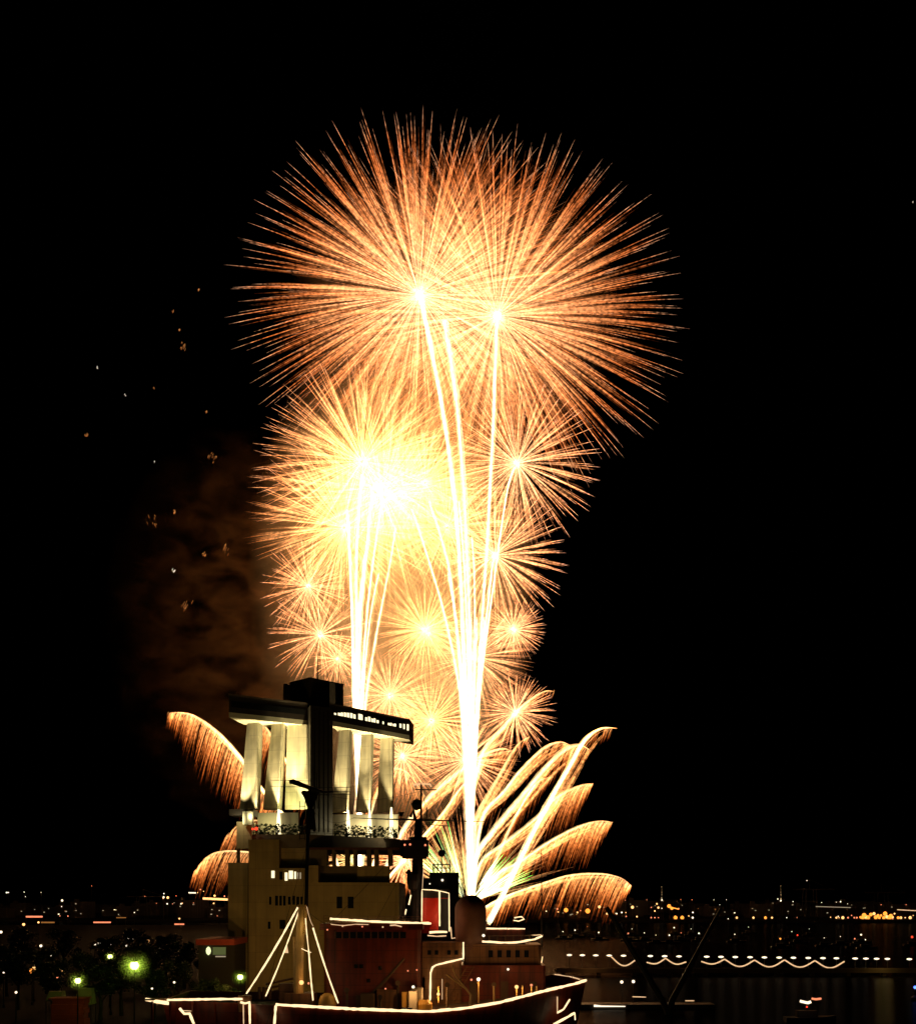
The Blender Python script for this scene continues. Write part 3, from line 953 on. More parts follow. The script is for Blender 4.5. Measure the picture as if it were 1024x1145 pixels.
# more deck fittings and rigging
for px, py, D in ((445, 1104, 173), (500, 1106, 172), (552, 1106, 173), (425, 1120, 168), (388, 1112, 171)):
    p = P(px, py, D)
    vt = MB()
    vt.tube([(p.x, D, 6.9), (p.x, D, p.z), (p.x, D - .25, p.z + .45), (p.x, D - .7, p.z + .55)], [.16, .16, .24, .34], 10)
    vt.build('cowl_vent', M['deck'], ship)
for px in (398, 440):
    MB().box(X(px, BD), X(px + 7, BD), BD - .06, BD - .004, 7.0, 9.2).build('house_door', M['deck'], ship)
for px, py in ((478, 1063), (486, 1063), (500, 1063), (508, 1063)):
    MB().box(X(px, 176), X(px + 4, 176), 175.94, 175.997, Z(py + 5, 176), Z(py, 176)).build('house_window', M['glass'], ship)
hr = MB()
for i in range(9):
    hr.bar(P(500 + i * 2.6, 1119 - i * 4.6, 175.6), P(507 + i * 2.6, 1119 - i * 4.6, 175.6), .05, 5)
hr.bar(P(499, 1121, 175.7), P(522, 1081, 175.7), .07, 5)
hr.bar(P(507, 1121, 175.7), P(530, 1081, 175.7), .07, 5)
hr.build('stairway', M['house'], ship)
rg2 = MB()
for a_, b_, D0, D1 in (((338, 1013), (365, 1034), 171.5, 174), ((347, 890), (338, 1013), 187, 171.5), ((468, 925), (490, 976), 182, 186), ((466, 940), (420, 1031), 182, 178), ((468, 925), (371, 1031), 182, 177), ((468, 930), (445, 1031), 182, 178), ((606, 955), (640, 1095), 178, 178), ((606, 955), (560, 1053), 178, 180), ((347, 930), (300, 1100), 187, 176)):
    p, q = P(a_[0], a_[1], D0), P(b_[0], b_[1], D1)
    rg2.tube([p.lerp(q, i / 6) - Vector((0, 0, .25 * math.sin(math.pi * i / 6))) for i in range(7)], .028, 4)
rg2.build('rigging_wire', M['black'], ship)
for px, py, D, m_ in ((383, 1036, BD - 1.1, 'rope_soft'), (405, 1036.5, BD - 1.1, 'lamp_rw'), (428, 1037, BD - 1.1, 'rope_soft'), (366, 1040, BD - 1.1, 'lamp_rw'), (466, 1085, 172, 'lamp_rw'), (456, 1086, 172, 'lamp_rw'), (431, 1106, 169.5, 'lamp_rw'), (618, 1107, 174, 'lamp_rw'), (640, 1103, 175, 'lamp_rw')):
    MB().ball(P(px, py, D), .11, n=8).build('deck_lamp', M[m_], ship)

# ------------------------------------------------------------------ promenade pier with lamp posts at the right
pier = empty('promenade_pier', (80, 370, 0), 'long low stone pier with a lamp row crossing the right side', 'pier')
PD = 370.0
PZ = Z(1085, PD)
pm = MB()
pm.box(X(622, PD), X(1120, PD), PD, PD + 9, PZ - 0.8, PZ)
pm.build('pier_deck', M['pierstone'], pier)
pl = MB()
for i in range(13):
    x = X(630 + i * 40, PD)
    pl.box(x - .5, x + .5, PD + 1, PD + 3, -2, PZ - .803)
pl.build('pier_piles', M['pierstone'], pier)
MB().box(X(622, PD), X(1120, PD), PD - .15, PD + .1, PZ + .003, PZ + .5).build('pier_kerb', M['pierstone'], pier)
lamps = [636.4, 651, 666, 681, 697, 727, 743, 759, 790, 806, 822, 838.5, 854.5, 871, 887, 903.5, 920, 935, 956, 968, 980, 992, 1016.6]
lamp0 = None
pos = []
for i, px in enumerate(lamps):
    py = 1068.3 + (px - 636) / 380 * 4.6
    D = PD + 1.2
    base = Vector((X(px, D), D, PZ))
    hz = Z(py, D) - PZ
    if lamp0 is None:
        lamp0 = empty('pier_lamp', base, 'flat white lamp on a short post along the far promenade pier', 'street lamp', 'lamp posts along the promenade pier')
        MB().bar(base, base + Vector((0, 0, hz)), 0.07, 6).build('post', M['dark_steel'], lamp0)
        MB().lathe(base + Vector((0, 0, hz)), [(.25, -.26), (.74, -.10), (.74, .10), (.25, .26)], 12).build('lamp_glass', M['lamp_w'], lamp0)
    else:
        copy_thing(lamp0, base + Vector((0, 0, hz - (Z(1068.3, D) - PZ))))
    pos.append(P(px, py, D - .3))


def swag(a_, b_, sag, label):
    pts = [P(a_[0], a_[1], PD + .9).lerp(P(b_[0], b_[1], PD + .9), i / 12) - Vector((0, 0, sag * math.sin(math.pi * i / 12) ** 1.15)) for i in range(13)]
    o = MB().tube(pts, 0.20, 6).build('string_light', M['rope_soft'], at=pts[0])
    tag(o, label, 'string light', 'swags of string light under the pier lamps')


swag((683, 1070), (711, 1073.5), 2.1, 'deepest swag of lights, nearest to the ship bow')
swag((723, 1076.5), (744, 1072), .9, 'short rising swag of lights with its left half cut off')
swag((744, 1072), (767, 1076), 1.1, 'short swag falling right to the dark leaning pole')
for k, (a_, b_) in enumerate((((784, 1075.5), (810, 1073)), ((810, 1073), (843.5, 1074)), ((843.5, 1074), (877, 1073.8)), ((877, 1073.8), (911, 1074.6)), ((911, 1074.6), (944, 1075.5)))):
    swag(a_, b_, 1.0 if k == 0 else 1.9, ('first swag right of the leaning pole, flatter than its neighbours', 'second swag right of the leaning pole, under the pier lamps', 'middle swag right of the leaning pole, under the pier lamps', 'fourth swag right of the leaning pole, under the pier lamps', 'rightmost swag of string light under the pier lamps')[k])
light('POINT', (X(660, PD), PD - 3, PZ + 2), 160, (1, .5, .2), 2.5, pier)
light('POINT', (X(985, PD), PD - 3, PZ + 2), 160, (1, .7, .2), 2.5, pier)

# leaning dark poles in front of the pier
def lean_pole(a_, b_, D, label, r0=.8, r1=.35):
    p0, p1 = P(a_[0], a_[1], D), P(b_[0], b_[1], D + 3)
    base = Vector((p0.x, p0.y, 0))
    o = MB().tube([Vector((p0.x + (p0.x - p1.x) * .12, p0.y, -1)), p0, p1], [r0, r0, r1], 10).build('leaning_pole', M['black'], at=base)
    tag(o, label, 'pole')


lean_pole((742, 1122), (678, 1015), 250, 'dark leaning pole tilted left, crossing the lamp row', .6, .45)
lean_pole((752, 1118), (806, 1016), 250, 'dark leaning pole tilted right, crossing the lamp row', .6, .25)

# floating pontoon with lamps right of the bow
pt = empty('pontoon', (X(690, 262), 262, 0), 'low dark pontoon with a white light strip beside the bow', 'pontoon')
MB().box(X(640, 262), X(800, 262), 262, 268, -.4, .9, bev=.3).build('float_deck', M['dark_steel'], pt)
MB().tube([P(664, 1125, 261.7), P(672, 1125.6, 261.7), P(699, 1125.8, 261.7)], [.26, .16, .1], 6).build('light_strip', M['lamp_w'], pt)
MB().tube([P(766, 1119.5, 261.7), P(776, 1119.5, 261.7)], .1, 6).build('light_strip', M['rope_soft'], pt)
MB().tube([P(707, 1115, 261.7), P(722, 1115.4, 261.7)], .1, 6).build('light_strip', M['rope_soft'], pt)
for px, py, lb in ((695, 1098.5, 'left of the two white pontoon lamps on thin posts'), (708, 1098, 'right of the two white pontoon lamps on thin posts')):
    p = P(px, py, 264)
    e = empty('pontoon_lamp', (p.x, p.y, .9), lb, 'lamp')
    MB().bar((p.x, p.y, .9), p, .05, 5).build('post', M['dark_steel'], e)
    MB().ball(p, .33, n=8).build('lamp_glass', M['lamp_w'], e)

# ------------------------------------------------------------------ boats
def boat(px, D, L, lampcol, lamp_h, label, group=None, lampr=.5, extra=None):
    x = X(px, D)
    o = empty('moored_boat', (x, D, 0), label, 'boat', group)
    h = MB()
    st = [(-.5, .16), (-.3, .2), (0, .2), (.3, .15), (.5, .01)]
    vs = []
    for u, wv in st:
        for s_, zz, kw in ((-1, L * .09 + L * .03 * max(0, u) * 2, 1), (-1, -.3, .6), (1, -.3, .6), (1, L * .09 + L * .03 * max(0, u) * 2, 1)):
            vs.append((x + u * L, D + s_ * wv * L * kw, zz))
    fs = []
    for i in range(len(st) - 1):
        for j in range(4):
            k = (j + 1) % 4
            fs.append([i * 4 + j, i * 4 + k, (i + 1) * 4 + k, (i + 1) * 4 + j])
    fs.append([0, 1, 2, 3]); fs.append([16, 19, 18, 17])
    h.add(vs, fs)
    h.build('boat_hull', M['dark_steel'], o)
    z0 = L * .09 + .004
    MB().box(x - .28 * L, x + .12 * L, D - .11 * L, D + .11 * L, z0, z0 + L * .13, bev=.02 * L).build('cabin', M['city'], o)
    MB().bar((x - .1 * L, D, z0 + L * .13), (x - .1 * L, D, max(lamp_h, z0 + L * .2)), .05, 5).build('boat_mast', M['dark_steel'], o)
    MB().ball((x - .1 * L, D - .12 * L, lamp_h), lampr, n=8).build('boat_lamp', M[lampcol], o)
    if extra: extra(o, x, D)
    return o


def wake_lights(o, x, D):
    MB().tube([P(894.5, 1119.8, D - 3), P(899, 1121, D - 3), P(903, 1121.8, D - 3), P(906.5, 1120.6, D - 3)], .26, 6).build('cabin_lamp_strip', M['lamp_w'], o)
    MB().tube([P(907.5, 1117, D - 3), P(912, 1117.8, D - 3), P(918, 1117, D - 3)], .2, 6).build('stern_lamp_strip', M['lamp_rw'], o)


boat(906, 236, 9, 'lamp_r', 2.7, 'nearest dark boat showing a white and a red lamp strip', lampr=.15, extra=wake_lights)
bz = [(874, 1050, 'lamp_o', .9), (893, 1046, 'lamp_r', .8), (886.5, 1042, 'lamp_w', .5), (906, 1039, 'lamp_w', .45), (923, 1049, 'lamp_w', .5), (941, 1047.5, 'lamp_w', .55), (964, 1045.5, 'lamp_w', 1.1), (969, 1051, 'lamp_w', .6), (957, 1050, 'lamp_rw', .8), (838, 1037, 'lamp_w', .5), (823, 1045, 'lamp_w', .6),
      (631, 1042, 'lamp_w', .6), (644.5, 1040.5, 'lamp_w', .9), (658, 1036.5, 'lamp_rw', .5), (671, 1043, 'lamp_w', .9), (704, 1044, 'lamp_rw', .9), (708, 1039, 'lamp_w', .5), (722, 1043.5, 'lamp_w', .6), (735, 1046, 'lamp_w', .5), (750, 1046, 'lamp_w', .9), (755, 1037.6, 'lamp_w', 1.0), (763, 1043.5, 'lamp_rw', .6), (774, 1039, 'lamp_w', .5), (783, 1044, 'lamp_w', .9), (1021, 1048, 'lamp_r', 1.2)]
for i, (px, py, c_, r_) in enumerate(bz):
    D = 18.0 * F / (py - HOR)
    boat(px, D, 9, c_, 4.0, {'lamp_o': 'small dark boat showing an orange lamp on the harbour', 'lamp_r': 'small dark boat showing a red lamp on the harbour', 'lamp_w': 'small dark boat showing a white lamp on the harbour', 'lamp_rw': 'small dark boat showing a pink lamp on the harbour'}[c_], 'boats with lamps waiting on the harbour', lampr=r_ * .42)
bu = empty('harbour_buoy', (X(1023, 285), 285, 0), 'buoy with a blue lamp at the right edge', 'buoy')
MB().lathe((X(1023, 285), 285, -.3), [(.9, 0), (.9, .9), (.3, 1.3), (.2, 2.3)], 12).build('float', M['dark_steel'], bu)
MB().ball((X(1023, 285), 285, Z(1104.5, 285)), .35, n=8).build('buoy_lamp', M['lamp_b'], bu)

# ------------------------------------------------------------------ far harbour: buildings, floodlights, cranes
rr = random.Random(21)
k = 0
for px in list(range(-40, 262, 17)) + list(range(600, 1100, 17)):
    D = rr.uniform(1230, 1700)
    wpx = rr.uniform(14, 34)
    hz = rr.uniform(6, 17)
    x0, x1 = X(px, D), X(px + wpx, D)
    o = empty('harbour_building', ((x0 + x1) / 2, D, 2), 'far dark building block with tiny lit windows along the harbour', 'building', 'dark blocks along the far harbour')
    MB().box(x0, x1, D, D + 25, 2, 2 + hz).build('wall', M['city'], o)
    MB().box(x0 + 2, x0 + 6, D + 4, D + 9, 2 + hz + .003, 2 + hz + 2.5).build('roof_box', M['city'], o)
    for q in range(rr.randint(1, 3)):
        xw = rr.uniform(x0 + 1, x1 - 3)
        zw = rr.uniform(4, hz)
        MB().box(xw, xw + rr.uniform(.8, 1.8), D - .1, D - .02, zw, zw + rr.uniform(.6, 1.0)).build('window', M[rr.choice(['dim_w', 'dim_o', 'dim_w', 'lit_win'])], o)

HL = [(632.7, 1018, 2.2, 'lamp_o'), (657, 1019, 2.5, 'lamp_o'), (657, 1019.6, 1.9, 'lamp_y'), (670, 1014.4, 1.9, 'lamp_y'), (707, 1014.8, 2.0, 'lamp_y'), (623, 1016.7, 1.2, 'lamp_rw'), (624, 1020, .9, 'lamp_y'), (645.5, 1020.6, 1.1, 'lamp_y'), (649, 1018.5, .8, 'lamp_rw'), (678.6, 1022, 1.4, 'lamp_y'), (681.5, 1020.5, .8, 'lamp_y'), (695, 1020.6, 1.1, 'lamp_w'), (689, 1022.5, .7, 'lamp_rw'), (700, 1025, .9, 'lamp_rw'), (712, 1025.3, 1.1, 'lamp_y'), (699.5, 1020.8, .7, 'lamp_y'),
      (734.3, 1011, 1.1, 'lamp_y'), (736, 1015.3, 1.4, 'lamp_y'), (732, 1019, .9, 'lamp_y'), (728, 1015, .8, 'lamp_rw'), (739.7, 1016, .8, 'lamp_w'), (748, 1013.5, 1.9, 'lamp_o'), (751, 1016, 1.6, 'lamp_o'), (758.5, 1016.5, 1.1, 'lamp_rw'), (755, 1030, 2.0, 'lamp_o'), (762.6, 1029, 1.9, 'lamp_o'), (774.3, 1030.2, 1.4, 'lamp_w'), (774.5, 1020.6, 1.0, 'lamp_w'), (770, 1024.6, .8, 'lamp_y'), (728, 1026.5, 1.0, 'lamp_rw'), (732, 1027, .9, 'lamp_rw'), (736, 1028, .7, 'lamp_rw'), (699, 1007, .5, 'lamp_rw'), (723, 1006.5, .5, 'lamp_rw'), (761, 1006.2, .5, 'lamp_rw'), (773.5, 1006.5, .5, 'lamp_rw'), (798, 1006.5, .4, 'lamp_w'), (804.5, 1012, .4, 'lamp_w'), (812, 1006.5, .4, 'lamp_w'), (814, 1039, .6, 'lamp_w'),
      (823.6, 1027, 1.4, 'lamp_y'), (842.3, 1027, 1.4, 'lamp_y'), (855.7, 1028, 1.4, 'lamp_o'), (863, 1028.2, 1.3, 'lamp_y'), (879.5, 1027, .6, 'lamp_w'), (869.5, 1005.6, .8, 'lamp_w'), (886.5, 1008.5, .6, 'lamp_w'), (918.5, 1009.5, .5, 'lamp_w'), (935, 1009.2, .5, 'lamp_w'), (939.7, 1008.6, .9, 'lamp_w'), (947.5, 1011, .5, 'lamp_w'), (902, 985, .6, 'lamp_w'),
      (928.5, 1026, .7, 'lamp_y'), (935, 1028.2, 1.3, 'lamp_y'), (937, 1025, .8, 'lamp_w'), (942.2, 1027.5, 2.0, 'lamp_y'), (938, 1031, .7, 'lamp_y'), (955, 1027.8, 1.1, 'lamp_rw'), (957.8, 1027, 1.2, 'lamp_rw'), (964.5, 1029, 1.8, 'lamp_o'), (968, 1026, 2.2, 'lamp_y'), (968.5, 1030.5, 1.6, 'lamp_o'), (973.5, 1023, 1.8, 'lamp_o'), (977, 1022, 2.0, 'lamp_y'), (981.5, 1024, 1.5, 'lamp_o'), (985, 1012, .6, 'lamp_rw'), (988, 1029, 1.7, 'lamp_o'), (991.5, 1025.5, 2.2, 'lamp_y'), (995.8, 1024.5, 2.0, 'lamp_o'), (1000, 1022, 1.1, 'lamp_y'), (998, 1036, .8, 'lamp_rw'), (1007, 1028.5, 1.8, 'lamp_y'), (1012, 1027, .9, 'lamp_y'), (1017.5, 1028, 2.1, 'lamp_y'), (1013, 1012, .6, 'lamp_rw'), (1021, 1024, .7, 'lamp_y'), (966, 1024, 2.4, 'lamp_o'), (970, 1028.5, 2.4, 'lamp_o'), (979, 1026, 2.0, 'lamp_o'), (985, 1024, 1.2, 'lamp_o'), (989.5, 1022, 2.2, 'lamp_o'), (994, 1028, 2.6, 'lamp_o'), (998, 1026, 1.4, 'lamp_y'), (1004, 1027, 1.4, 'lamp_o'), (962, 1026, 1.2, 'lamp_o'), (983, 1028.5, 1.4, 'lamp_o'), (948, 1027, 1.2, 'lamp_rw'), (952, 1024, .8, 'lamp_rw'), (891, 1031, .5, 'lamp_rw'), (856, 1033.5, .6, 'lamp_rw'),
      (183, 1003.5, 1.3, 'lamp_w'), (187.6, 1004, 1.7, 'lamp_y'), (182.6, 1004.6, 1, 'lamp_y'), (187, 1011, 1.0, 'lamp_w'), (202.5, 1011, 1.0, 'lamp_w'), (203.8, 1010.3, .8, 'lamp_y'), (175, 1010.5, .6, 'lamp_rw'), (193, 1011, .6, 'lamp_rw'), (183.3, 999.6, .8, 'lamp_w'), (224, 995, 1.0, 'lamp_rw'), (227.6, 997, .6, 'lamp_y'), (221, 998.5, .6, 'lamp_y'), (240, 1002, 1.4, 'lamp_y'), (251, 1002.5, 1.0, 'lamp_rw'), (255.5, 1003, 1.0, 'lamp_rw'), (239, 1010.5, 1.0, 'lamp_y'), (216.5, 1010, .6, 'lamp_rw'), (162, 1002.5, .6, 'lamp_rw'), (197, 1002, .5, 'lamp_rw'),
      (7.5, 998.4, 1.1, 'lamp_w'), (9.4, 998.3, .8, 'lamp_w'), (27, 997.8, .6, 'lamp_w'), (46, 998.2, .5, 'lamp_w'), (69.5, 1007.3, 1.5, 'lamp_w'), (69, 1014, .7, 'lamp_w'), (28.5, 1003, .5, 'lamp_w'), (102.5, 991, .5, 'lamp_rw')]
names = {'lamp_o': 'orange', 'lamp_y': 'warm yellow', 'lamp_w': 'white', 'lamp_rw': 'pink', 'lamp_r': 'red', 'lamp_g': 'greenish'}
for px, py, r_, c_ in HL:
    D = 1200.0
    if py > 1031: D = 1140
    p = P(px, py, D)
    p.z = max(p.z, 3.2)
    o = MB().bar((p.x, p.y, 2), p, .16, 5).ball(p, r_ * (.9 if c_ == 'lamp_o' else .7), mi=1, n=8).build('harbour_lamp', [M['dark_steel'], M[c_]], at=(p.x, p.y, 2))
    side = 'left horizon' if px < 300 else ('horizon beside the lowest plume' if px < 830 else 'right horizon')
    tag(o, f'far {names[c_]} harbour lamp on a mast along the {side}', 'harbour lamp', 'lamps along the far harbour')


def strip(a_, b_, D, r_, mat, label, name='lit_quay_strip'):
    p, q = P(a_[0], a_[1], D), P(b_[0], b_[1], D)
    o = empty(name, ((p.x + q.x) / 2, D, 2), label, 'light strip')
    MB().bar(p, q, r_, 6).build('light_tube', M[mat], o)
    sp = MB()
    for u in (0.1, .5, .9):
        c = p.lerp(q, u)
        sp.bar((c.x, c.y + .5, 2), (c.x, c.y + .5, c.z), .15, 5)
    sp.build('support_mast', M['dark_steel'], o)


strip((227, 1005), (254.5, 1006.2), 1190, 1.1, 'lamp_y', 'long bright row of quay lights left of the tower')
strip((211, 998.6), (219, 998.8), 1190, .6, 'lamp_w', 'short white light bar under the lowest left plume')
strip((912, 1014), (951, 1015.2), 1190, .35, 'dim_w', 'thin dim line of bridge lights right of the boats')
strip((1003, 1017.6), (1040, 1019.5), 1190, .4, 'rope_soft', 'thin bridge light line running off the right edge')
strip((822, 1033), (831, 1033.2), 1150, .9, 'lamp_rw', 'short pinkish light bar on the right shore')
strip((748, 1014.5), (759, 1017), 1188, .5, 'lamp_o', 'orange light bar leaning down to the right')

def lit_tower(px, y0, y1, D, label):
    p = P(px, y1, D)
    o = empty('lattice_mast', (p.x, D, 2), label, 'mast')
    mb = MB()
    q = P(px, y0, D)
    for dx, dy in ((-1.6, -1.6), (1.6, -1.6), (0, 1.8)):
        mb.bar((p.x + dx, D + dy, 2), q, .16, 5)
    for i in range(7):
        u = i / 7
        zz = 2 + (q.z - 2) * u
        kx = 1.6 * (1 - u)
        mb.bar((p.x - kx, D - kx, zz), (p.x + kx * (1 - 1 / 7), D - kx, zz + (q.z - 2) / 7), .12, 4)
    mb.build('lattice', M['dark_steel'], o)
    lm = MB()
    for u in (0, .2, .42, .6, .85):
        lm.ball(q.lerp(p, u), .28 + .3 * u, n=6)
    lm.build('mast_lights', M['dim_w'] if u < .5 else M['rope_soft'], o)
    MB().ball(p, .9, n=8).build('mast_lamp', M['lamp_w'], o)


lit_tower(739.7, 992, 1006.6, 1195, 'tall lit lattice mast among the harbour lights')
lit_tower(872.8, 991, 1007.5, 1195, 'thin lattice mast with a white lamp on the right horizon')
# container cranes in the dark
def crane(px, D, h, label):
    x = X(px, D)
    o = empty('container_crane', (x, D, 2), label, 'crane', None)
    mb = MB()
    for dx in (-6, 6):
        for dy in (-7, 7):
            mb.bar((x + dx, D + dy, 2), (x + dx * .8, D + dy * .8, 2 + h), .5, 5)
    mb.box(x - 6, x + 6, D - 6.5, D + 6.5, 2 + h * .55, 2 + h * .6)
    mb.build('portal_frame', M['dark_steel'], o)
    b2 = MB()
    b2.bar((x - 16, D, 2 + h), (x + 24, D, 2 + h), .7, 5)
    b2.bar((x, D, 2 + h * 1.35), (x + 22, D, 2 + h), .25, 5)
    b2.bar((x, D, 2 + h), (x, D, 2 + h * 1.35), .4, 5)
    b2.build('boom', M['dark_steel'], o)


crane(905, 1300, 27, 'dark container crane behind the right harbour lamps')
crane(985, 1330, 24, 'dark container crane over the brightest orange lamps')
crane(160, 1300, 20, 'dark container crane on the left horizon')

# ------------------------------------------------------------------ left quay: street lamps, trees, kiosk
def street_lamp(px, py, D, r_, c_, label, group=None, energy=0, ecol=(1, .8, .4), lamp_halo=2.0):
    p = P(px, py, D)
    o = empty('street_lamp', (p.x, p.y, GZ), label, 'street lamp', group)
    mb = MB()
    mb.tube([(p.x, p.y, GZ), (p.x, p.y, (GZ + p.z) / 2), (p.x, p.y, p.z - r_ * .8)], [.11, .09, .07], 7)
    mb.lathe((p.x, p.y, GZ), [(.2, 0), (.2, .5), (.1, .6)], 8)
    mb.build('lamp_post', M['dark_steel'], o)
    MB().ball(p, r_, n=12).build('lamp_globe', M[c_], o, smooth=True)
    MB().lathe((p.x, p.y, p.z), [(r_ * .7, r_ * .82), (r_ * .3, r_ * 1.15)], 10).build('lamp_cap', M['dark_steel'], o)
    if energy:
        light('POINT', p, energy, ecol, .3, o)
        # scattering volume added to give the lamp its glow halo
        mm_ = bpy.data.materials.new('halo glow')
        mm_.use_nodes = True
        t_ = mm_.node_tree
        t_.nodes.clear()
        o_ = t_.nodes.new('ShaderNodeOutputMaterial')
        v_ = t_.nodes.new('ShaderNodeVolumeScatter')
        v_.inputs['Color'].default_value = (.9, .95, .6, 1)
        tc_ = t_.nodes.new('ShaderNodeTexCoord')
        ln_ = t_.nodes.new('ShaderNodeVectorMath')
        ln_.operation = 'LENGTH'
        t_.links.new(tc_.outputs['Object'], ln_.inputs[0])
        b_ = t_.nodes.new('ShaderNodeMapRange')
        b_.inputs['From Min'].default_value = lamp_halo
        b_.inputs['From Max'].default_value = 0
        b_.inputs['To Max'].default_value = .42
        t_.links.new(ln_.outputs['Value'], b_.inputs[0])
        b_.inputs['To Max'].default_value = 1.0
        p2 = t_.nodes.new('ShaderNodeMath')
        p2.operation = 'POWER'
        p2.inputs[1].default_value = 2.2
        t_.links.new(b_.outputs[0], p2.inputs[0])
        p3 = t_.nodes.new('ShaderNodeMath')
        p3.operation = 'MULTIPLY'
        p3.inputs[1].default_value = .6
        t_.links.new(p2.outputs[0], p3.inputs[0])
        t_.links.new(p3.outputs[0], v_.inputs['Density'])
        t_.links.new(v_.outputs[0], o_.inputs['Volume'])
        tag(MB().ball(p, lamp_halo, n=20).build('lamp_halo', mm_, at=p, smooth=True), kind='stuff')
    return o


GR = (0.62, 1.0, 0.06)
street_lamp(150.3, 1080, 190, .62, 'lamp_g', 'biggest brightest yellow green street lamp on a tall post', energy=420, ecol=GR, lamp_halo=2.7)
street_lamp(87, 1097, 186, .42, 'lamp_g', 'green white street lamp above the red kiosk', energy=110, ecol=GR, lamp_halo=1.7)
street_lamp(268.5, 1093, 196, .42, 'lamp_g', 'green white street lamp left of the derrick light strings', energy=100, ecol=GR, lamp_halo=1.5)
street_lamp(123, 1070, 230, .40, 'lamp_g', 'small greenish street lamp left of the biggest lamp', energy=50, ecol=GR, lamp_halo=1.3)
LL = [(26.5, 1034, 1.1, 'lamp_y'), (43, 1031.7, .85, 'lamp_y'), (27, 1044.8, .55, 'lamp_w'), (31, 1044.8, .5, 'lamp_w'), (45.7, 1058, .6, 'lamp_w'), (58, 1068.7, .5, 'lamp_w'), (36, 1086, .75, 'lamp_o'), (38, 1083.5, .6, 'lamp_y'), (66.4, 1084.4, .5, 'lamp_y'), (69, 1085, .4, 'lamp_y'), (63.7, 1092.6, .35, 'lamp_rw'), (1, 1042.5, .9, 'lamp_w'),
      (106, 1056.5, .5, 'lamp_w'), (110.7, 1055, .65, 'lamp_w'), (124, 1057, .6, 'lamp_w'), (144.4, 1050.3, .75, 'lamp_w'), (148, 1050, .4, 'lamp_w'), (165.5, 1052.5, .7, 'lamp_y'), (141.6, 1058, .4, 'lamp_w'), (160, 1059.5, .35, 'lamp_w'), (172.7, 1073, .35, 'lamp_w'), (124, 1093.5, .3, 'lamp_w'), (194.8, 1098.8, .3, 'lamp_w'), (170, 1105.8, .25, 'lamp_w'), (18, 1110, .3, 'lamp_w'), (228.3, 1070.5, .35, 'lamp_w'), (240.6, 1077.5, .35, 'lamp_w'), (234, 1081, .3, 'lamp_w'), (200.6, 1027.5, .9, 'lamp_y'), (150.3, 1020.7, .6, 'lamp_w'), (178, 1061, .3, 'lamp_w'), (243, 1024.5, .5, 'lamp_rw'), (4, 1088, .25, 'lamp_w'), (76, 1024.7, .7, 'lamp_rw'), (67, 1024.6, .6, 'lamp_rw')]
for px, py, r_, c_ in LL:
    D = min(900, max(180, (CAMZ - 9.0) * F / (py - HOR)))
    street_lamp(px, py, D, r_ * .62, c_, f'small {names[c_]} street lamp on a thin post in the dark left quarter', 'street lamps in the dark left quarter')


def traffic(a_, b_, r_, mat, label):
    D = min(900, max(200, (CAMZ - 4.0) * F / (a_[1] - HOR)))
    p, q = P(a_[0], a_[1], D), P(b_[0], b_[1], D)
    o = empty('lit_signboard', ((p.x + q.x) / 2, D, GZ), label, 'sign')
    MB().box(p.x, q.x, D - .1, D, (p.z + q.z) / 2 - r_, (p.z + q.z) / 2 + r_).build('sign_face', M[mat], o)
    MB().box(p.x, q.x, D + .003, D + .5, (p.z + q.z) / 2 - r_ * 1.3, (p.z + q.z) / 2 + r_ * 1.3).build('sign_box', M['dark_steel'], o)
    mb = MB()
    for x in (p.x + .3, q.x - .3):
        mb.box(x - .12, x + .12, D + .1, D + .35, GZ, (p.z + q.z) / 2 - r_ * 1.3 - .003)
    mb.build('sign_post', M['dark_steel'], o)


traffic((29, 1025.6), (47.6, 1025.2), .55, 'lamp_rw', 'long pale pink light bar at the left edge')
traffic((46, 1031.8), (61, 1031.8), .45, 'dim_o', 'dim orange light bar under the pale pink one')
traffic((104.5, 1031.7), (124, 1031.7), .45, 'lamp_rw', 'flat pinkish red light bar between the dark trees')
traffic((130, 1027), (141, 1026), .3, 'dim_o', 'faint red light bar right of the pinkish one')
traffic((195, 1034), (206, 1033.6), .45, 'lamp_rw', 'short red light bar under a single white lamp')

# low pavilion with lit window left of the tower
pv = empty('quay_pavilion', (X(240, 225), 225, GZ), 'low pavilion with red roof and greenish lit window left of the tower', 'building')
MB().box(X(222, 225), X(262, 225), 225, 237, GZ, Z(1057, 225)).build('wall', M['city'], pv)
MB().poly([(X(219, 224), 224), (X(262, 224), 224), (X(262, 224), 238), (X(219, 224), 238)], Z(1057, 225) + .003, Z(1050.5, 225)).build('roof', M['redpaint'], pv)
MB().box(X(238, 225), X(252.5, 225), 224.9, 224.997, Z(1068, 225), Z(1059.5, 225)).build('window', emat('green lit pane', (.7, .8, .25), .12), pv)
MB().box(X(241, 225), X(252.5, 225), 224.8, 224.897, Z(1070.6, 225), Z(1069.2, 225)).build('shelf_lamp', M['dim_w'], pv)
MB().lathe((X(233.5, 225), 224.6, Z(1063.5, 225)), [(.05, -.7), (.32, -.45), (.42, 0), (.32, .45), (.05, .7)], 10).build('oval_lamp', emat('green oval lamp', (.9, 1, .45), 1.4), pv)

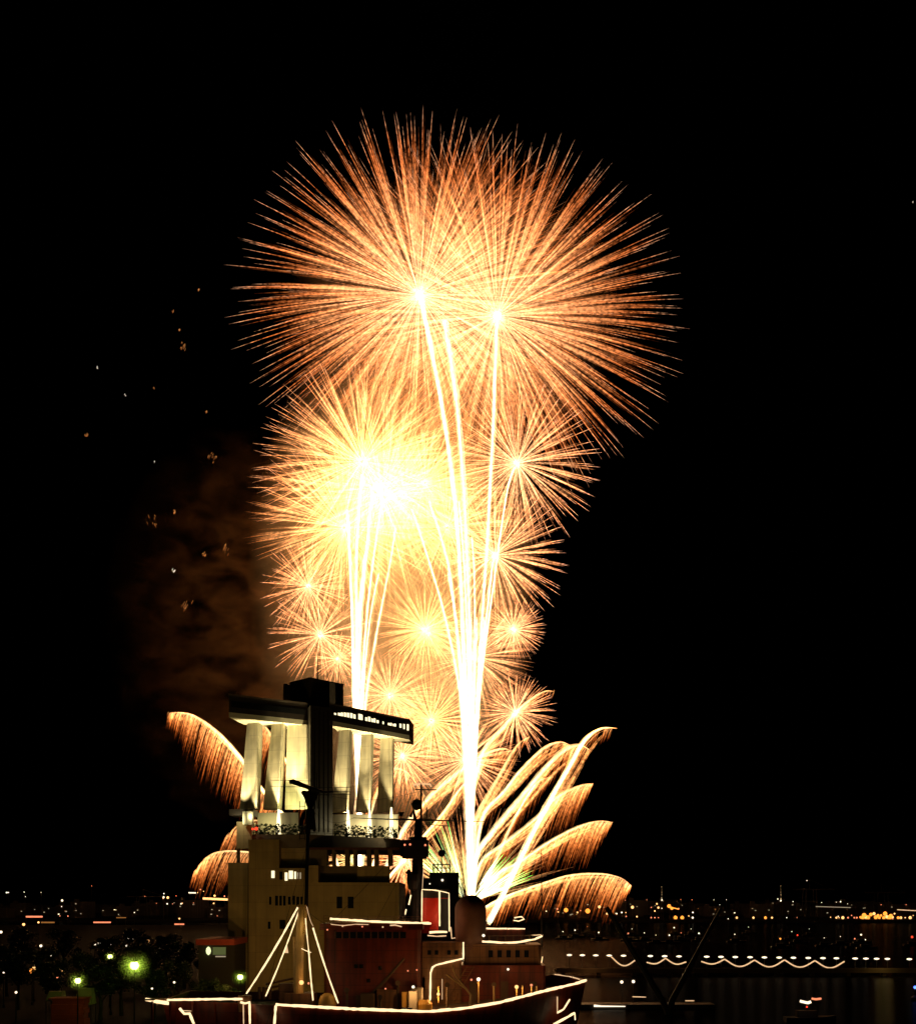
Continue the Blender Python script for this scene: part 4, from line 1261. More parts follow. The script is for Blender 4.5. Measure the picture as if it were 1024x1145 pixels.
# red kiosk with two pale canopies
ks = empty('market_kiosk', (X(75, 196), 196, GZ), 'red board kiosk at the bottom left corner', 'kiosk')
kb = MB()
kx0, kx1 = X(57, 196), X(94, 196)
for i in range(5):
    z0 = Z(1146 - i * 5.6, 196)
    kb.box(kx0 if i < 4 else kx0 + .2, kx1 - (i % 2) * .2, 196 - .06 * (i % 2), 199, z0 + .02, Z(1146 - (i + 1) * 5.6, 196))
kb.box(kx0, kx1, 196.3, 199, GZ - .1, Z(1146, 196))
kb.build('board_wall', M['redpaint'], ks)
MB().box(kx0 - .3, kx1 + .2, 195.7, 199.3, Z(1118, 196) + .003, Z(1116.5, 196)).build('roof', M['redpaint'], ks)
for l, r_, tl, tr, yb, yt, lb in ((50.5, 68, 53, 68, 1120, 1109.5, 'smaller pale canopy behind the red kiosk'), (82, 102, 86, 101, 1124, 1106, 'bigger pale canopy beside the red kiosk')):
    D = 200
    e = empty('canopy', (X((l + r_) / 2, D), D, GZ), lb, 'canopy')
    zb0, zt0 = Z(yb, D), Z(yt, D)
    MB().prism([(X(l, D), D, zb0), (X(r_, D), D, zb0), (X(r_, D), D + 3, zb0), (X(l, D), D + 3, zb0)], [(X(tl, D), D + .8, zt0), (X(tr, D), D + .8, zt0), (X(tr, D), D + 2.2, zt0), (X(tl, D), D + 2.2, zt0)]).build('canopy_cloth', M['canvas'], e)
    for dx in (l + .6, r_ - .6):
        for dy in (.2, 2.8):
            MB().bar((X(dx, D), D + dy, GZ), (X(dx, D), D + dy, zb0), .06, 6).build('pole', M['dark_steel'], e)
light('POINT', (X(75, 190), 190, 9.5), 14, (1, .25, .1), .3, ks)

# trees
rr = random.Random(5)
tm = MB(); tm.tube([(0, 0, 0), (.1, 0, 1.6), (0, .1, 3.2), (.1, 0, 5.0)], [.26, .2, .15, .05], 8)
for k in range(7):
    a_ = k * 2.4
    tm.tube([(0.05, 0, 2.2 + k * .3), (math.cos(a_) * .9, math.sin(a_) * .9, 3.2 + k * .35), (math.cos(a_) * 1.7, math.sin(a_) * 1.7, 3.9 + k * .35)], [.1, .06, .02], 5)
cr = MB()
clumps = []
for k in range(26):
    a_, el = rr.uniform(0, 6.28), rr.uniform(-.5, 1)
    rad = rr.uniform(.6, 2.2)
    clumps.append((Vector((math.cos(a_) * rad, math.sin(a_) * rad, 4.3 + el * 2.0)), rr.uniform(.5, 1.0)))
for c, r_ in clumps:
    for q in range(75):
        d = Vector((rr.gauss(0, 1), rr.gauss(0, 1), rr.gauss(0, .8)))
        d = d.normalized() * r_ * rr.random() ** .4
        p = c + d
        a_ = Vector((rr.uniform(-1, 1), rr.uniform(-1, 1), rr.uniform(-.6, .6))).normalized() * .19
        b_ = a_.cross(Vector((rr.uniform(-1, 1), rr.uniform(-1, 1), rr.uniform(-1, 1)))).normalized() * .11
        cr.add([p - a_, p + b_, p + a_, p - b_], [[0, 1, 2, 3]])
tpos = [(112, 205, 1.25), (172, 206, 1.15), (136, 214, 1.3), (60, 215, 1.3), (20, 225, 1.4), (90, 238, 1.3), (200, 222, 1.2), (8, 255, 1.4), (52, 262, 1.3), (120, 285, 1.5), (165, 262, 1.4), (206, 275, 1.4), (250, 206, .8), (232, 208, .9), (185, 300, 1.5), (150, 330, 1.6), (72, 320, 1.6), (25, 340, 1.6)]
tree0 = None
tl = ['leafy tree lit green from the biggest street lamp, on its left', 'leafy tree in the glow right of the biggest street lamp', 'leafy tree right behind the biggest street lamp']
for i, (px, D, s_) in enumerate(tpos):
    lab = tl[i] if i < 3 else 'dark leafy tree among the small lamps on the left'
    grp = None if i < 3 else 'dark trees on the left quay'
    loc = (X(px, D), D, GZ)
    if tree0 is None:
        tree0 = empty('quay_tree', (0, 0, 0), lab, 'tree')
        tm.build('trunk', M['bark'], tree0)
        cr.build('crown', M['leaf'], tree0)
        o = tree0
        o.location = loc
    else:
        o = copy_thing(tree0, loc, lab, grp)
    o.scale = (s_, s_, s_ * 1.02)
    o.rotation_euler = (0, 0, i * 1.3)

# ------------------------------------------------------------------ fireworks
SPARK = spark_mat('burst spark', [(0, (1, .66, .34)), (.15, (1, .52, .24)), (.35, (1, .41, .16)), (.6, (1, .325, .10)), (.76, (.85, .20, .045)), (.9, (.6, .115, .02)), (.95, (.8, .29, .12)), (1, (.85, .42, .24))], 0.20, grain=.45, grain_amt=.85)
SPARKS = spark_mat('small burst spark', [(0, (1, .62, .30)), (.15, (1, .48, .20)), (.6, (1, .38, .14)), (.9, (.9, .28, .09)), (1, (.9, .42, .23))], 0.36, grain=.6, grain_amt=.7)
HOT = spark_mat('hot burst spark', [(0, (1, .74, .22)), (.3, (1, .58, .17)), (.65, (1, .40, .135)), (.9, (.9, .27, .07)), (1, (.9, .38, .18))], 0.36, grain=.5, grain_amt=.6)
TRAIL = spark_mat('rising trail', [(0, (1, .82, .50)), (.5, (1, .80, .48)), (1, (1, .76, .42))], 0.42, grain=.35, grain_amt=.35)
TRAILH = spark_mat('trail halo', [(0, (1, .62, .30)), (1, (1, .55, .2))], 0.2, grain=.3, grain_amt=.6)
RIDGE = spark_mat('plume ridge', [(0, (1, .84, .46)), (.35, (1, .68, .28)), (.75, (1, .56, .21)), (1, (1, .40, .12))], 0.42, grain=.35, grain_amt=.3)
CURT = spark_mat('falling spark', [(0, (1, .46, .16)), (.25, (.9, .32, .085)), (.65, (.5, .11, .018)), (1, (.16, .022, .003))], 0.34, grain=.5, grain_amt=.7)
GREEN = spark_mat('green spark', [(0, (1, 1, .6)), (.4, (.75, 1, .35)), (1, (.18, .75, .05))], 0.8, grain=.4, grain_amt=.4)
EMB = spark_mat('ember', [(0, (1, .40, .12)), (1, (.6, .15, .03))], 0.10, grain=1.2, grain_amt=.8)
EMBW = spark_mat('white ember', [(0, (1, .9, .75)), (1, (.8, .6, .4))], 0.25, grain=1.2, grain_amt=.5)
CORE = emat('burst core', (1, .93, .72), 3.0)


def filaments(name, P_, R_, A_, W_, mat, parent=None, at=None):
    """P_ (N,K,3) world places, R_ (N,K) radii, A_ (N,K) burn position, W_ (N,K) brightness"""
    N, K, _ = P_.shape
    T = np.gradient(P_, axis=1)
    T /= np.linalg.norm(T, axis=2, keepdims=True) + 1e-9
    ref = RNG.normal(size=(N, 1, 3))
    U = np.cross(T, np.broadcast_to(ref, T.shape))
    U /= np.linalg.norm(U, axis=2, keepdims=True) + 1e-9
    V = np.cross(T, U)
    ring = []
    for a_ in (0, 2 * math.pi / 3, 4 * math.pi / 3):
        ring.append(P_ + (U * math.cos(a_) + V * math.sin(a_)) * R_[..., None])
    verts = np.stack(ring, axis=2).reshape(-1, 3)
    o0 = world_origin(parent) if parent is not None else Vector(at)
    verts = verts - np.array(o0)[None]
    idx = np.arange(N * K * 3).reshape(N, K, 3)
    qs = []
    for j in range(3):
        k = (j + 1) % 3
        qs.append(np.stack([idx[:, :-1, j], idx[:, :-1, k], idx[:, 1:, k], idx[:, 1:, j]], axis=-1))
    quads = np.stack(qs, axis=2).reshape(-1, 4)
    me = bpy.data.meshes.new(name)
    me.vertices.add(len(verts))
    me.vertices.foreach_set('co', verts.astype(np.float32).ravel())
    me.loops.add(quads.size)
    me.loops.foreach_set('vertex_index', quads.astype(np.int32).ravel())
    me.polygons.add(len(quads))
    me.polygons.foreach_set('loop_start', np.arange(0, quads.size, 4, dtype=np.int32))
    me.polygons.foreach_set('loop_total', np.full(len(quads), 4, dtype=np.int32))
    me.polygons.foreach_set('use_smooth', np.ones(len(quads), dtype=bool))
    me.update(calc_edges=True)
    for nm, arr in (('along', A_), ('power', W_)):
        at_ = me.attributes.new(nm, 'FLOAT', 'POINT')
        at_.data.foreach_set('value', np.repeat(np.broadcast_to(arr, (N, K)).reshape(-1), 3).astype(np.float32))
    me.materials.append(mat)
    o = bpy.data.objects.new(name, me)
    COL.objects.link(o)
    if parent is not None: o.parent = parent
    else: o.location = o0
    return o


def sphere_dirs(n, jit=.6):
    i = np.arange(n) + .5
    ph = np.arccos(1 - 2 * i / n)
    th = math.pi * (1 + 5 ** .5) * i
    d = np.stack([np.cos(th) * np.sin(ph), np.sin(th) * np.sin(ph), np.cos(ph)], axis=1)
    # random turn of the whole lattice
    q, _ = np.linalg.qr(RNG.normal(size=(3, 3)))
    d = d @ q
    d += RNG.normal(size=d.shape) * jit / math.sqrt(n)
    return d / np.linalg.norm(d, axis=1, keepdims=True)


def burst(px, py, D, rpx, label, nm=150, ns=4, power=1.0, mat=None, droop=.05, wid=1.0, core=0.0, tips=True, sub0=.28, squash=1.0, even=False):
    s = D / F
    c = np.array(P(px, py, D))
    R = rpx * s
    mat = mat or SPARK
    root = empty('firework_burst', Vector(c), label, 'firework', 'chrysanthemum bursts in the sky')
    d = sphere_dirs(nm)
    L = R * RNG.uniform(.93, 1.02, size=nm) * np.sqrt(d[:, 0] ** 2 + d[:, 1] ** 2 + (squash * d[:, 2]) ** 2)

    # shells never break evenly: a few sectors burn short
    for _ in range(0 if even else 4):
        q = RNG.normal(size=3)
        q /= np.linalg.norm(q)
        L = np.where((d @ q > .93) & (RNG.uniform(size=nm) < .6), L * RNG.uniform(.72, .95, size=nm), L)

    def path(dd, LL, t0, t1, K, droopk=droop):
        t = t0[:, None] + (t1 - t0)[:, None] * np.linspace(0, 1, K)[None]
        pos = c[None, None] + dd[:, None, :] * (LL[:, None] * t)[..., None]
        pos[..., 2] -= droopk * LL[:, None] * t ** 2.2
        return pos, t
    K = 8
    # fine bright core line of each spark
    p_, t = path(d, L, np.full(nm, .02), np.full(nm, 1.0), K)
    rad = s * wid * (.20 + .42 * np.sin(np.pi * np.clip(t, 0, 1) ** .9)) * np.clip((1 - t) * 6, 0.06, 1)
    pw = power * RNG.uniform(.6, 1.3, size=(nm, 1)) * np.where(t < .9, 1.0, .75)
    P_l, R_l, A_l, W_l = [p_], [rad], [t], [pw * 1.35 * np.ones_like(t)]
    # feathery glitter tail bundle round it
    n2 = nm * ns
    d2 = np.repeat(d, ns, axis=0) + RNG.normal(size=(n2, 3)) * (.26 / math.sqrt(nm))
    d2 /= np.linalg.norm(d2, axis=1, keepdims=True)
    L2 = np.repeat(L, ns)
    a0 = RNG.uniform(sub0, .62, size=n2)
    a1 = np.clip(a0 + RNG.uniform(.22, .45, size=n2), 0, .97)
    p_, t = path(d2, L2, a0, a1, K)
    u = np.linspace(0, 1, K)[None]
    rad = s * wid * RNG.uniform(.5, 1.0, size=(n2, 1)) * np.sin(np.pi * np.clip(u, .02, .98)) ** .7 * np.ones((n2, 1))
    pw = power * RNG.uniform(.25, 1.0, size=(n2, 1)) * np.sin(np.pi * np.clip(u, .05, .95))
    P_l.append(p_); R_l.append(rad); A_l.append(t); W_l.append(pw * .85)
    if tips:
        k = int(nm * .6)
        p_, t = path(d[:k], L[:k], np.full(k, .80), np.full(k, 1.025), K)
        v = np.linspace(0, 1, K)[None]
        P_l.append(p_); R_l.append(s * wid * .36 * np.sin(np.pi * (.1 + .88 * v)) * np.ones((k, 1))); A_l.append(t * 0 + .9 + .1 * v); W_l.append(np.full((k, K), 1.5 * power))
    filaments('spark_spray', np.concatenate(P_l), np.concatenate(R_l), np.concatenate(A_l), np.concatenate(W_l), mat, root)
    if core:
        MB().ball(Vector(c), core * s, n=14).build('burst_core', CORE, root, smooth=True)
    return root


FW = 800.0
burst(469, 330, FW, 211, 'largest golden burst at upper left with a bright white core', nm=420, ns=9, squash=.87, even=True, core=4.6, droop=.06, power=.85, wid=1.1, sub0=.14)
burst(556, 353, FW + 30, 209, 'huge golden burst at upper right with a round white core', nm=410, ns=9, squash=.90, even=True, core=4.4, droop=.06, power=.85, wid=1.1, sub0=.14)
burst(499, 350, FW + 60, 196, 'third golden burst between the two huge ones', nm=150, ns=5, core=0, power=.45, droop=.05, squash=.93)
burst(430, 555, FW + 10, 150, 'big mid golden burst whose left spikes reach out widest', nm=230, ns=6, power=.75, mat=HOT, droop=.05)
burst(405, 516, FW - 20, 120, 'bright burst at the upper left of the white glow', nm=230, ns=5, power=.75, mat=HOT)
burst(452, 553, FW + 40, 95, 'hottest burst in the middle of the white glow', nm=380, ns=3, power=.52, mat=HOT, tips=False)
burst(425, 545, FW + 20, 80, 'second hottest burst at the heart of the white glow', nm=380, ns=3, power=.52, mat=HOT, tips=False)
burst(475, 540, FW + 25, 85, 'white hot burst at the right of the white glow', nm=320, ns=3, power=.5, mat=HOT, tips=False)
burst(385, 590, FW - 10, 112, 'bright burst at the lower left of the white glow', nm=230, ns=5, power=.75, mat=HOT)
burst(500, 590, FW + 50, 85, 'warm burst behind the rising trails under the glow', nm=200, ns=3, power=1.0, mat=HOT, tips=False)
burst(578, 518, FW + 5, 94, 'round spiky burst right of the trails, below the upper pair', nm=190, ns=3, mat=SPARKS, power=.9, core=1.2)
burst(553, 621, FW + 15, 84, 'spiky burst at the right with spikes reaching right', nm=170, ns=4, mat=SPARKS, power=.95, core=2.2)
burst(574, 704, FW - 15, 37, 'small round burst at the right edge of the column', nm=230, ns=3, mat=SPARKS, power=.65, wid=.7, droop=.02)
burst(475, 704, FW - 5, 62, 'small burst with a bright yellow heart left of the column', nm=260, ns=4, mat=HOT, power=.62, wid=.8)
burst(480, 708, FW, 30, 'tiny hot burst in the yellow heart left of the column', nm=120, ns=2, mat=HOT, power=.5, wid=.8, tips=False)
burst(345, 656, FW - 30, 56, 'small spiky burst at the left edge, upper of two', nm=120, ns=2, mat=SPARKS, power=.85, wid=.85)
burst(358, 710, FW - 25, 60, 'small spiky burst behind the roof aerial, lower of two', nm=130, ns=2, mat=SPARKS, power=.85, wid=.85)
burst(378, 737, FW - 20, 36, 'tiny burst touching the left light column', nm=90, ns=2, mat=SPARKS, power=.8, wid=.8)
burst(436, 778, FW + 10, 58, 'soft burst right of the left light column', nm=260, ns=4, mat=SPARKS, power=.65, wid=.78)
burst(482, 806, FW + 5, 62, 'soft yellow burst between the two light columns', nm=270, ns=4, mat=HOT, power=.6, wid=.78)
burst(576, 797, FW - 5, 47, 'small spiky burst at lower right over the comet plumes', nm=170, ns=4, mat=SPARKS, power=.75, wid=.8)
burst(450, 846, FW + 20, 52, 'low burst behind the right fins of the tower', nm=230, ns=4, mat=SPARKS, power=.65, wid=.78, droop=.1)
burst(530, 735, FW + 35, 72, 'dim wide burst behind the right light column', nm=220, ns=4, mat=SPARKS, power=.7, wid=.85, tips=False)
burst(520, 850, FW + 35, 66, 'dim low burst behind the foot of the column', nm=210, ns=4, mat=SPARKS, power=.65, wid=.85, tips=False)


burst(392, 962, FW + 45, 48, 'low burst glimpsed through the tower colonnade windows', nm=110, ns=3, mat=HOT, power=.8, wid=.85, tips=False)
burst(452, 962, FW + 48, 44, 'low burst glowing between the tower and the ship mast', nm=120, ns=3, mat=SPARKS, power=.9, wid=.9, tips=False)


# rising trails
def spline(pts, K):
    pts = np.array(pts, float)
    n = len(pts)
    u = np.linspace(0, n - 1, K)
    out_ = np.zeros((K, pts.shape[1]))
    for k, uu in enumerate(u):
        i = min(int(uu), n - 2)
        f_ = uu - i
        p0 = pts[max(i - 1, 0)]; p1 = pts[i]; p2 = pts[i + 1]; p3 = pts[min(i + 2, n - 1)]
        out_[k] = .5 * ((2 * p1) + (-p0 + p2) * f_ + (2 * p0 - 5 * p1 + 4 * p2 - p3) * f_ ** 2 + (-p0 + 3 * p1 - 3 * p2 + p3) * f_ ** 3)
    return out_


def trail(pix, D, w0, w1, label, power=1.0, group='rising trails'):
    if 'core' not in label:
        w0, w1 = w0 * .55, w1 * .6
    else:
        w0, w1 = w0 * .68, w1 * .8
    K = 44
    uv = spline(pix, K)
    s = D / F
    c = np.array([P(x, y, D) for x, y in uv])
    t = np.linspace(0, 1, K)
    c[:, 0] += np.cumsum(RNG.normal(size=K)) * .10 * s * (t + .2)
    c[:, 1] += RNG.normal(size=K) * .3 * s
    root = empty('rising_trail', Vector(c[0]), label, 'firework trail', group)
    w_ = (w0 + (w1 - w0) * t) * s * np.interp(t, [0, .15, .30, .5, 1], [.7, 1.1, 1.5, 1.15, 1] if 'core' not in label else [.6, .8, 1, 1, 1])
    n = 7
    offs = RNG.normal(size=(n, 1, 3)) * np.array([1, 1, .2]) * .28
    jit = RNG.normal(size=(n, K, 3)) * .10
    Pc = c[None] + (offs + jit) * w_[None, :, None]
    Rr = np.broadcast_to(w_[None] * .24, (n, K)) * RNG.uniform(.7, 1.2, size=(n, K))
    Rr[:, -1] *= .2
    filaments('trail_line', Pc, Rr, np.broadcast_to(t[None], (n, K)), np.full((n, K), power), TRAIL, root)
    n = 4
    offs = RNG.normal(size=(n, 1, 3)) * .45
    Pc = c[None] + (offs + RNG.normal(size=(n, K, 3)) * .25) * w_[None, :, None]
    Rr = np.broadcast_to(w_[None] * .7, (n, K)) * RNG.uniform(.5, 1.3, size=(n, K))
    filaments('trail_glow', Pc, Rr, np.broadcast_to(t[None], (n, K)), np.full((n, K), power), TRAILH, root)


B0 = (525, 1034)
trail([B0, (525, 960), (524, 860), (520, 745), (510, 570), (493, 445), (474, 345), (470, 332)], FW, 4.4, 4.6, 'tall rising trail leading to the upper left burst core')
trail([B0, (525.5, 960), (526, 860), (526, 745), (519, 560), (509, 440), (498, 370), (497, 359)], FW + 8, 4.2, 4.4, 'tall rising trail ending at the middle burst core')
trail([B0, (526, 960), (529, 860), (535, 745), (545, 590), (551, 470), (555, 370), (556, 354)], FW + 14, 4.2, 3.8, 'tall rising trail leading to the upper right burst core')
trail([B0, (524, 960), (522, 860), (516, 760), (503, 640), (480, 560)], FW - 6, 3.8, 2.8, 'rising trail curving left into the white glow')
trail([B0, (524, 960), (522, 870), (514, 770), (497, 685), (475, 610), (462, 570)], FW - 10, 3.6, 2.2, 'thinner rising trail leaning furthest left out of the right column')
trail([B0, (525, 960), (527, 860), (529, 760), (530, 660), (527, 600)], FW + 4, 4, 2.0, 'straight short trail in the middle of the right column')
trail([B0, (525, 960), (525, 860), (524, 760), (520, 650), (514, 560)], FW - 3, 4, 2.2, 'rising trail left of the middle of the right column')
trail([B0, (526, 960), (530, 860), (537, 760), (547, 660), (552, 622)], FW + 10, 3.8, 2.4, 'rising trail leading to the right spiky burst core')
trail([B0, (526, 960), (530, 860), (536, 770), (550, 660), (566, 550), (574, 522)], FW + 2, 3.4, 2.0, 'rising trail leaning furthest right out of the right column')
trail([B0, (524.5, 960), (523, 870), (519, 790), (512, 715), (500, 640)], FW + 6, 3.6, 1.8, 'faint rising trail inside the right column, ending low')
for k in range(5):
    e = 514 + k * 5.5
    trail([B0, (525, 960), (525 + (e - 525) * .45, 870), (e, 770), (e + (e - 525) * .5, 690)], FW - 2 + k, 3.8, 2.0, 'one of the short bright trails bunched in the right column', group='bunched short trails of the right column')
B1 = (402, 1034)
for k, (pts, wd, lb) in enumerate((
        ([B1, (400, 880), (396, 780), (394, 690), (390, 600), (388, 570)], 3.4, 'leftmost rising trail of the left column, bending left'),
        ([B1, (401, 880), (399, 780), (398, 690), (399, 600), (404, 530)], 3.4, 'nearly straight rising trail of the left column'),
        ([B1, (402, 880), (401.5, 780), (404, 690), (412, 600), (418, 550)], 3.2, 'middle rising trail of the left column, bending right'),
        ([B1, (403, 880), (404, 780), (410, 690), (420, 606), (428, 560)], 2.8, 'rising trail of the left column, right of its middle'),
        ([B1, (404, 880), (408, 790), (420, 712), (435, 632), (442, 590)], 2.2, 'thin rising trail leaning furthest right from the left column'),
        ([B1, (403, 880), (406, 785), (413, 700), (424, 640)], 2.4, 'short rising trail at the right of the left column'),
        ([B1, (400, 880), (398, 780), (401, 690), (408, 620)], 3.2, 'short rising trail in the core of the left column'))):
    trail(pts, FW - 12 + k * 3, wd * 1.5, wd * 1.0, lb, power=1.0, group='rising trails of the left column')


# comet plumes: a bright ridge and a curtain of sparks drifting down and left
def plume(pix, D, w, clen, label, power=1.0, dirx=-.42, f0=.15, ncur=150, cpow=1.0, ridge_pow=1.0, tip=9.0, body=0):
    K = 30
    uv = spline(pix, K)
    s = D / F
    c = np.array([P(x, y, D) for x, y in uv])
    root = empty('comet_plume', Vector(c[0]), label, 'firework plume', 'comet plumes fanning out at the foot')
    t = np.linspace(0, 1, K)
    n = 5
    taper = np.clip((1 - t) * 3.5, .12, 1) * (.65 + .35 * (1 - t))
    offs = RNG.normal(size=(n, 1, 3)) * .22
    Pc = c[None] + (offs + RNG.normal(size=(n, K, 3)) * .05) * (w * s * taper)[None, :, None]
    Rr = np.broadcast_to((w * .34 * s * taper)[None], (n, K)).copy()
    Rr[:, -1] *= .1
    filaments('plume_ridge', Pc, Rr, np.broadcast_to(t[None], (n, K)), np.full((n, K), .8 * power * ridge_pow), RIDGE, root)
    if body:
        n = body
        dwn = RNG.uniform(.1, 1.0, size=(n, 1)) ** 1.3 * w * 2.4
        u0 = RNG.uniform(.0, .45, size=(n, 1)); u1 = u0 + RNG.uniform(.25, .55, size=(n, 1))
        uu = np.clip(u0 + (u1 - u0) * np.linspace(0, 1, 12)[None], 0, .985)
        pos = np.stack([np.interp(uu, t, c[:, j]) for j in range(3)], axis=-1)
        grow = np.clip(uu * 2.2, .1, 1) * np.clip((1 - uu) * 4, .05, 1)
        pos[..., 0] += dwn * grow * s * .35
        pos[..., 2] -= dwn * grow * s
        pos[..., 1] += RNG.normal(size=(n, 1)) * 2
        rad = s * RNG.uniform(.7, 1.6, size=(n, 1)) * np.sin(np.pi * np.linspace(.06, .96, 12))[None] ** .8
        filaments('plume_body', pos, rad, np.full((n, 12), .12) + .2 * uu, power * RNG.uniform(.5, 1.1, size=(n, 1)) * np.ones((n, 12)), CURT, root)
    # curtain
    u = np.sort(RNG.uniform(f0, 1, size=ncur))
    st = np.stack([np.interp(u, t, c[:, j]) for j in range(3)], axis=1)
    st[:, 1] += RNG.normal(size=ncur) * 2.0
    ln = clen * s * RNG.uniform(.35, 1.1, size=ncur) * np.clip(.55 + u * .6, 0, 1.0) * np.clip((1 - u) * tip + .25, 0, 1)
    kk = 7
    v = np.linspace(0, 1, kk)[None]
    pos = np.zeros((ncur, kk, 3))
    dx = dirx * RNG.uniform(.75, 1.25, size=(ncur, 1))
    pos[..., 0] = st[:, 0:1] + ln[:, None] * dx * v ** .85
    pos[..., 1] = st[:, 1:2]
    pos[..., 2] = st[:, 2:3] - ln[:, None] * v ** 1.15
    rad = s * RNG.uniform(.45, 1.05, size=(ncur, 1)) * np.sin(np.pi * (.12 + .86 * v)) ** .8
    pw = cpow * power * RNG.uniform(.45, 1.3, size=(ncur, 1)) * (1 - .35 * v)
    filaments('spark_curtain', pos, rad, np.broadcast_to(v, (ncur, kk)), pw, CURT, root)


RL = (546, 1032)
RC = (526, 1030)
plume([RL, (561.6, 1001), (587, 948), (612, 899), (635, 859), (653, 828), (671, 815), (690, 814.5)], FW - 40, 7.5, 34, 'tallest thick comet plume rising furthest up to the right', 1.15, f0=.3, ncur=60, tip=3, body=26, ridge_pow=1.6, cpow=.7)
plume([RC, (531, 963), (549, 932), (582, 892), (612, 856), (632.7, 838), (648, 833.5), (660, 839.5)], FW - 30, 6.0, 46, 'second thick comet plume, tip curling just left of the tallest', 1.0, ncur=120, tip=3, body=28, ridge_pow=1.1)
plume([RC, (536, 922), (561.6, 886.6), (582, 861), (607, 837), (625, 830), (636.5, 833)], FW - 26, 5.0, 44, 'third comet plume with a rounded tip, left of the thick pair', .9, ncur=120, tip=3, body=28, ridge_pow=.9)
plume([RC, (530, 930), (533.6, 909), (556.5, 869), (577, 834.6), (592, 824)], FW - 22, 6.0, 44, 'blunt soft comet plume leaning right beside the column', .75, ncur=70, tip=2, body=36, ridge_pow=.5)
plume([RC, (527, 900), (534, 860), (542, 837), (560.6, 815.8), (584, 790), (607.5, 774), (620, 773.5)], FW - 18, 4.6, 30, 'highest small comet plume crossing the lower right burst', .9, ncur=30, f0=.5, tip=3, body=24)
plume([(420, 1000), (450, 930), (480, 891.7), (505.7, 869), (536, 847), (559, 838), (571.7, 839.7)], FW + 20, 5.0, 40, 'comet plume crossing from the left behind the right column', .85, ncur=130, body=30)
plume([(420, 1000), (460, 950), (493, 912), (514.6, 881.6), (530, 868)], FW + 24, 4.4, 40, 'short comet plume crossing behind the mast', .75, ncur=120, body=30)
plume([RC, (560, 950), (576, 915), (590, 890), (602, 874), (618.7, 868.5)], FW - 34, 3.0, 50, 'thin comet plume between the tallest and the second', .75, ncur=130, f0=.3, tip=4, ridge_pow=.8)
plume([RC, (536, 968), (561.6, 945), (597, 917), (622.5, 891.7), (648, 879), (663, 876.5)], FW - 36, 4.0, 56, 'middle right comet plume with a red tip and long curtain', .85, ncur=260, body=24, ridge_pow=.8)
plume([RC, (549, 983), (582, 963), (612, 942.5), (643, 926), (668, 918.5), (684.7, 919.7)], FW - 38, 3.8, 52, 'lower right comet plume with a drooping curtain of sparks', .85, ncur=320, body=24, ridge_pow=.8)
plume([RC, (544, 1013.6), (569, 1001), (602, 989.5), (638, 979), (671, 977.5), (693.6, 982), (706, 991)], FW - 42, 3.2, 50, 'lowest right comet plume bowing flat over the harbour lamps', .85, ncur=420, f0=.05, body=20, ridge_pow=.75)
# left fan, partly hidden by the tower
LF = (400, 1032)
plume([LF, (340, 940), (295, 884), (272, 850), (245, 820), (215, 799.5), (190, 797)], FW - 10, 4.0, 60, 'high left comet plume sweeping out past the tower', .95, dirx=-.30, ncur=420, tip=2.2, body=40, ridge_pow=1.1)
plume([LF, (360, 920), (330, 868), (308, 830), (296, 812), (288, 806)], FW - 6, 3.4, 46, 'comet plume seen between the left fins of the tower', .75, dirx=-.30, ncur=220, tip=2.5, body=20)
plume([LF, (360, 975), (320, 930), (290, 918), (268, 922), (252, 938)], FW - 14, 2.4, 60, 'dim middle left comet plume beside the lit turret', .5, dirx=-.45, ncur=130, tip=3, ridge_pow=.6)
plume([LF, (340, 975), (300, 958), (270, 952.5), (245, 953), (230, 960), (219, 975)], FW - 16, 2.6, 60, 'low left comet plume drooping behind the stair annex', .7, dirx=-.38, ncur=230, tip=2, ridge_pow=.8)
plume([LF, (410, 930), (430, 868), (452, 862), (475, 890)], FW + 30, 3.0, 50, 'comet plume falling right behind the tower fins', .7, ncur=170)
plume([LF, (420, 960), (440, 940), (455, 955), (462, 985)], FW + 34, 4.0, 40, 'low pale comet plume seen through the tower colonnade', .9, ncur=220)

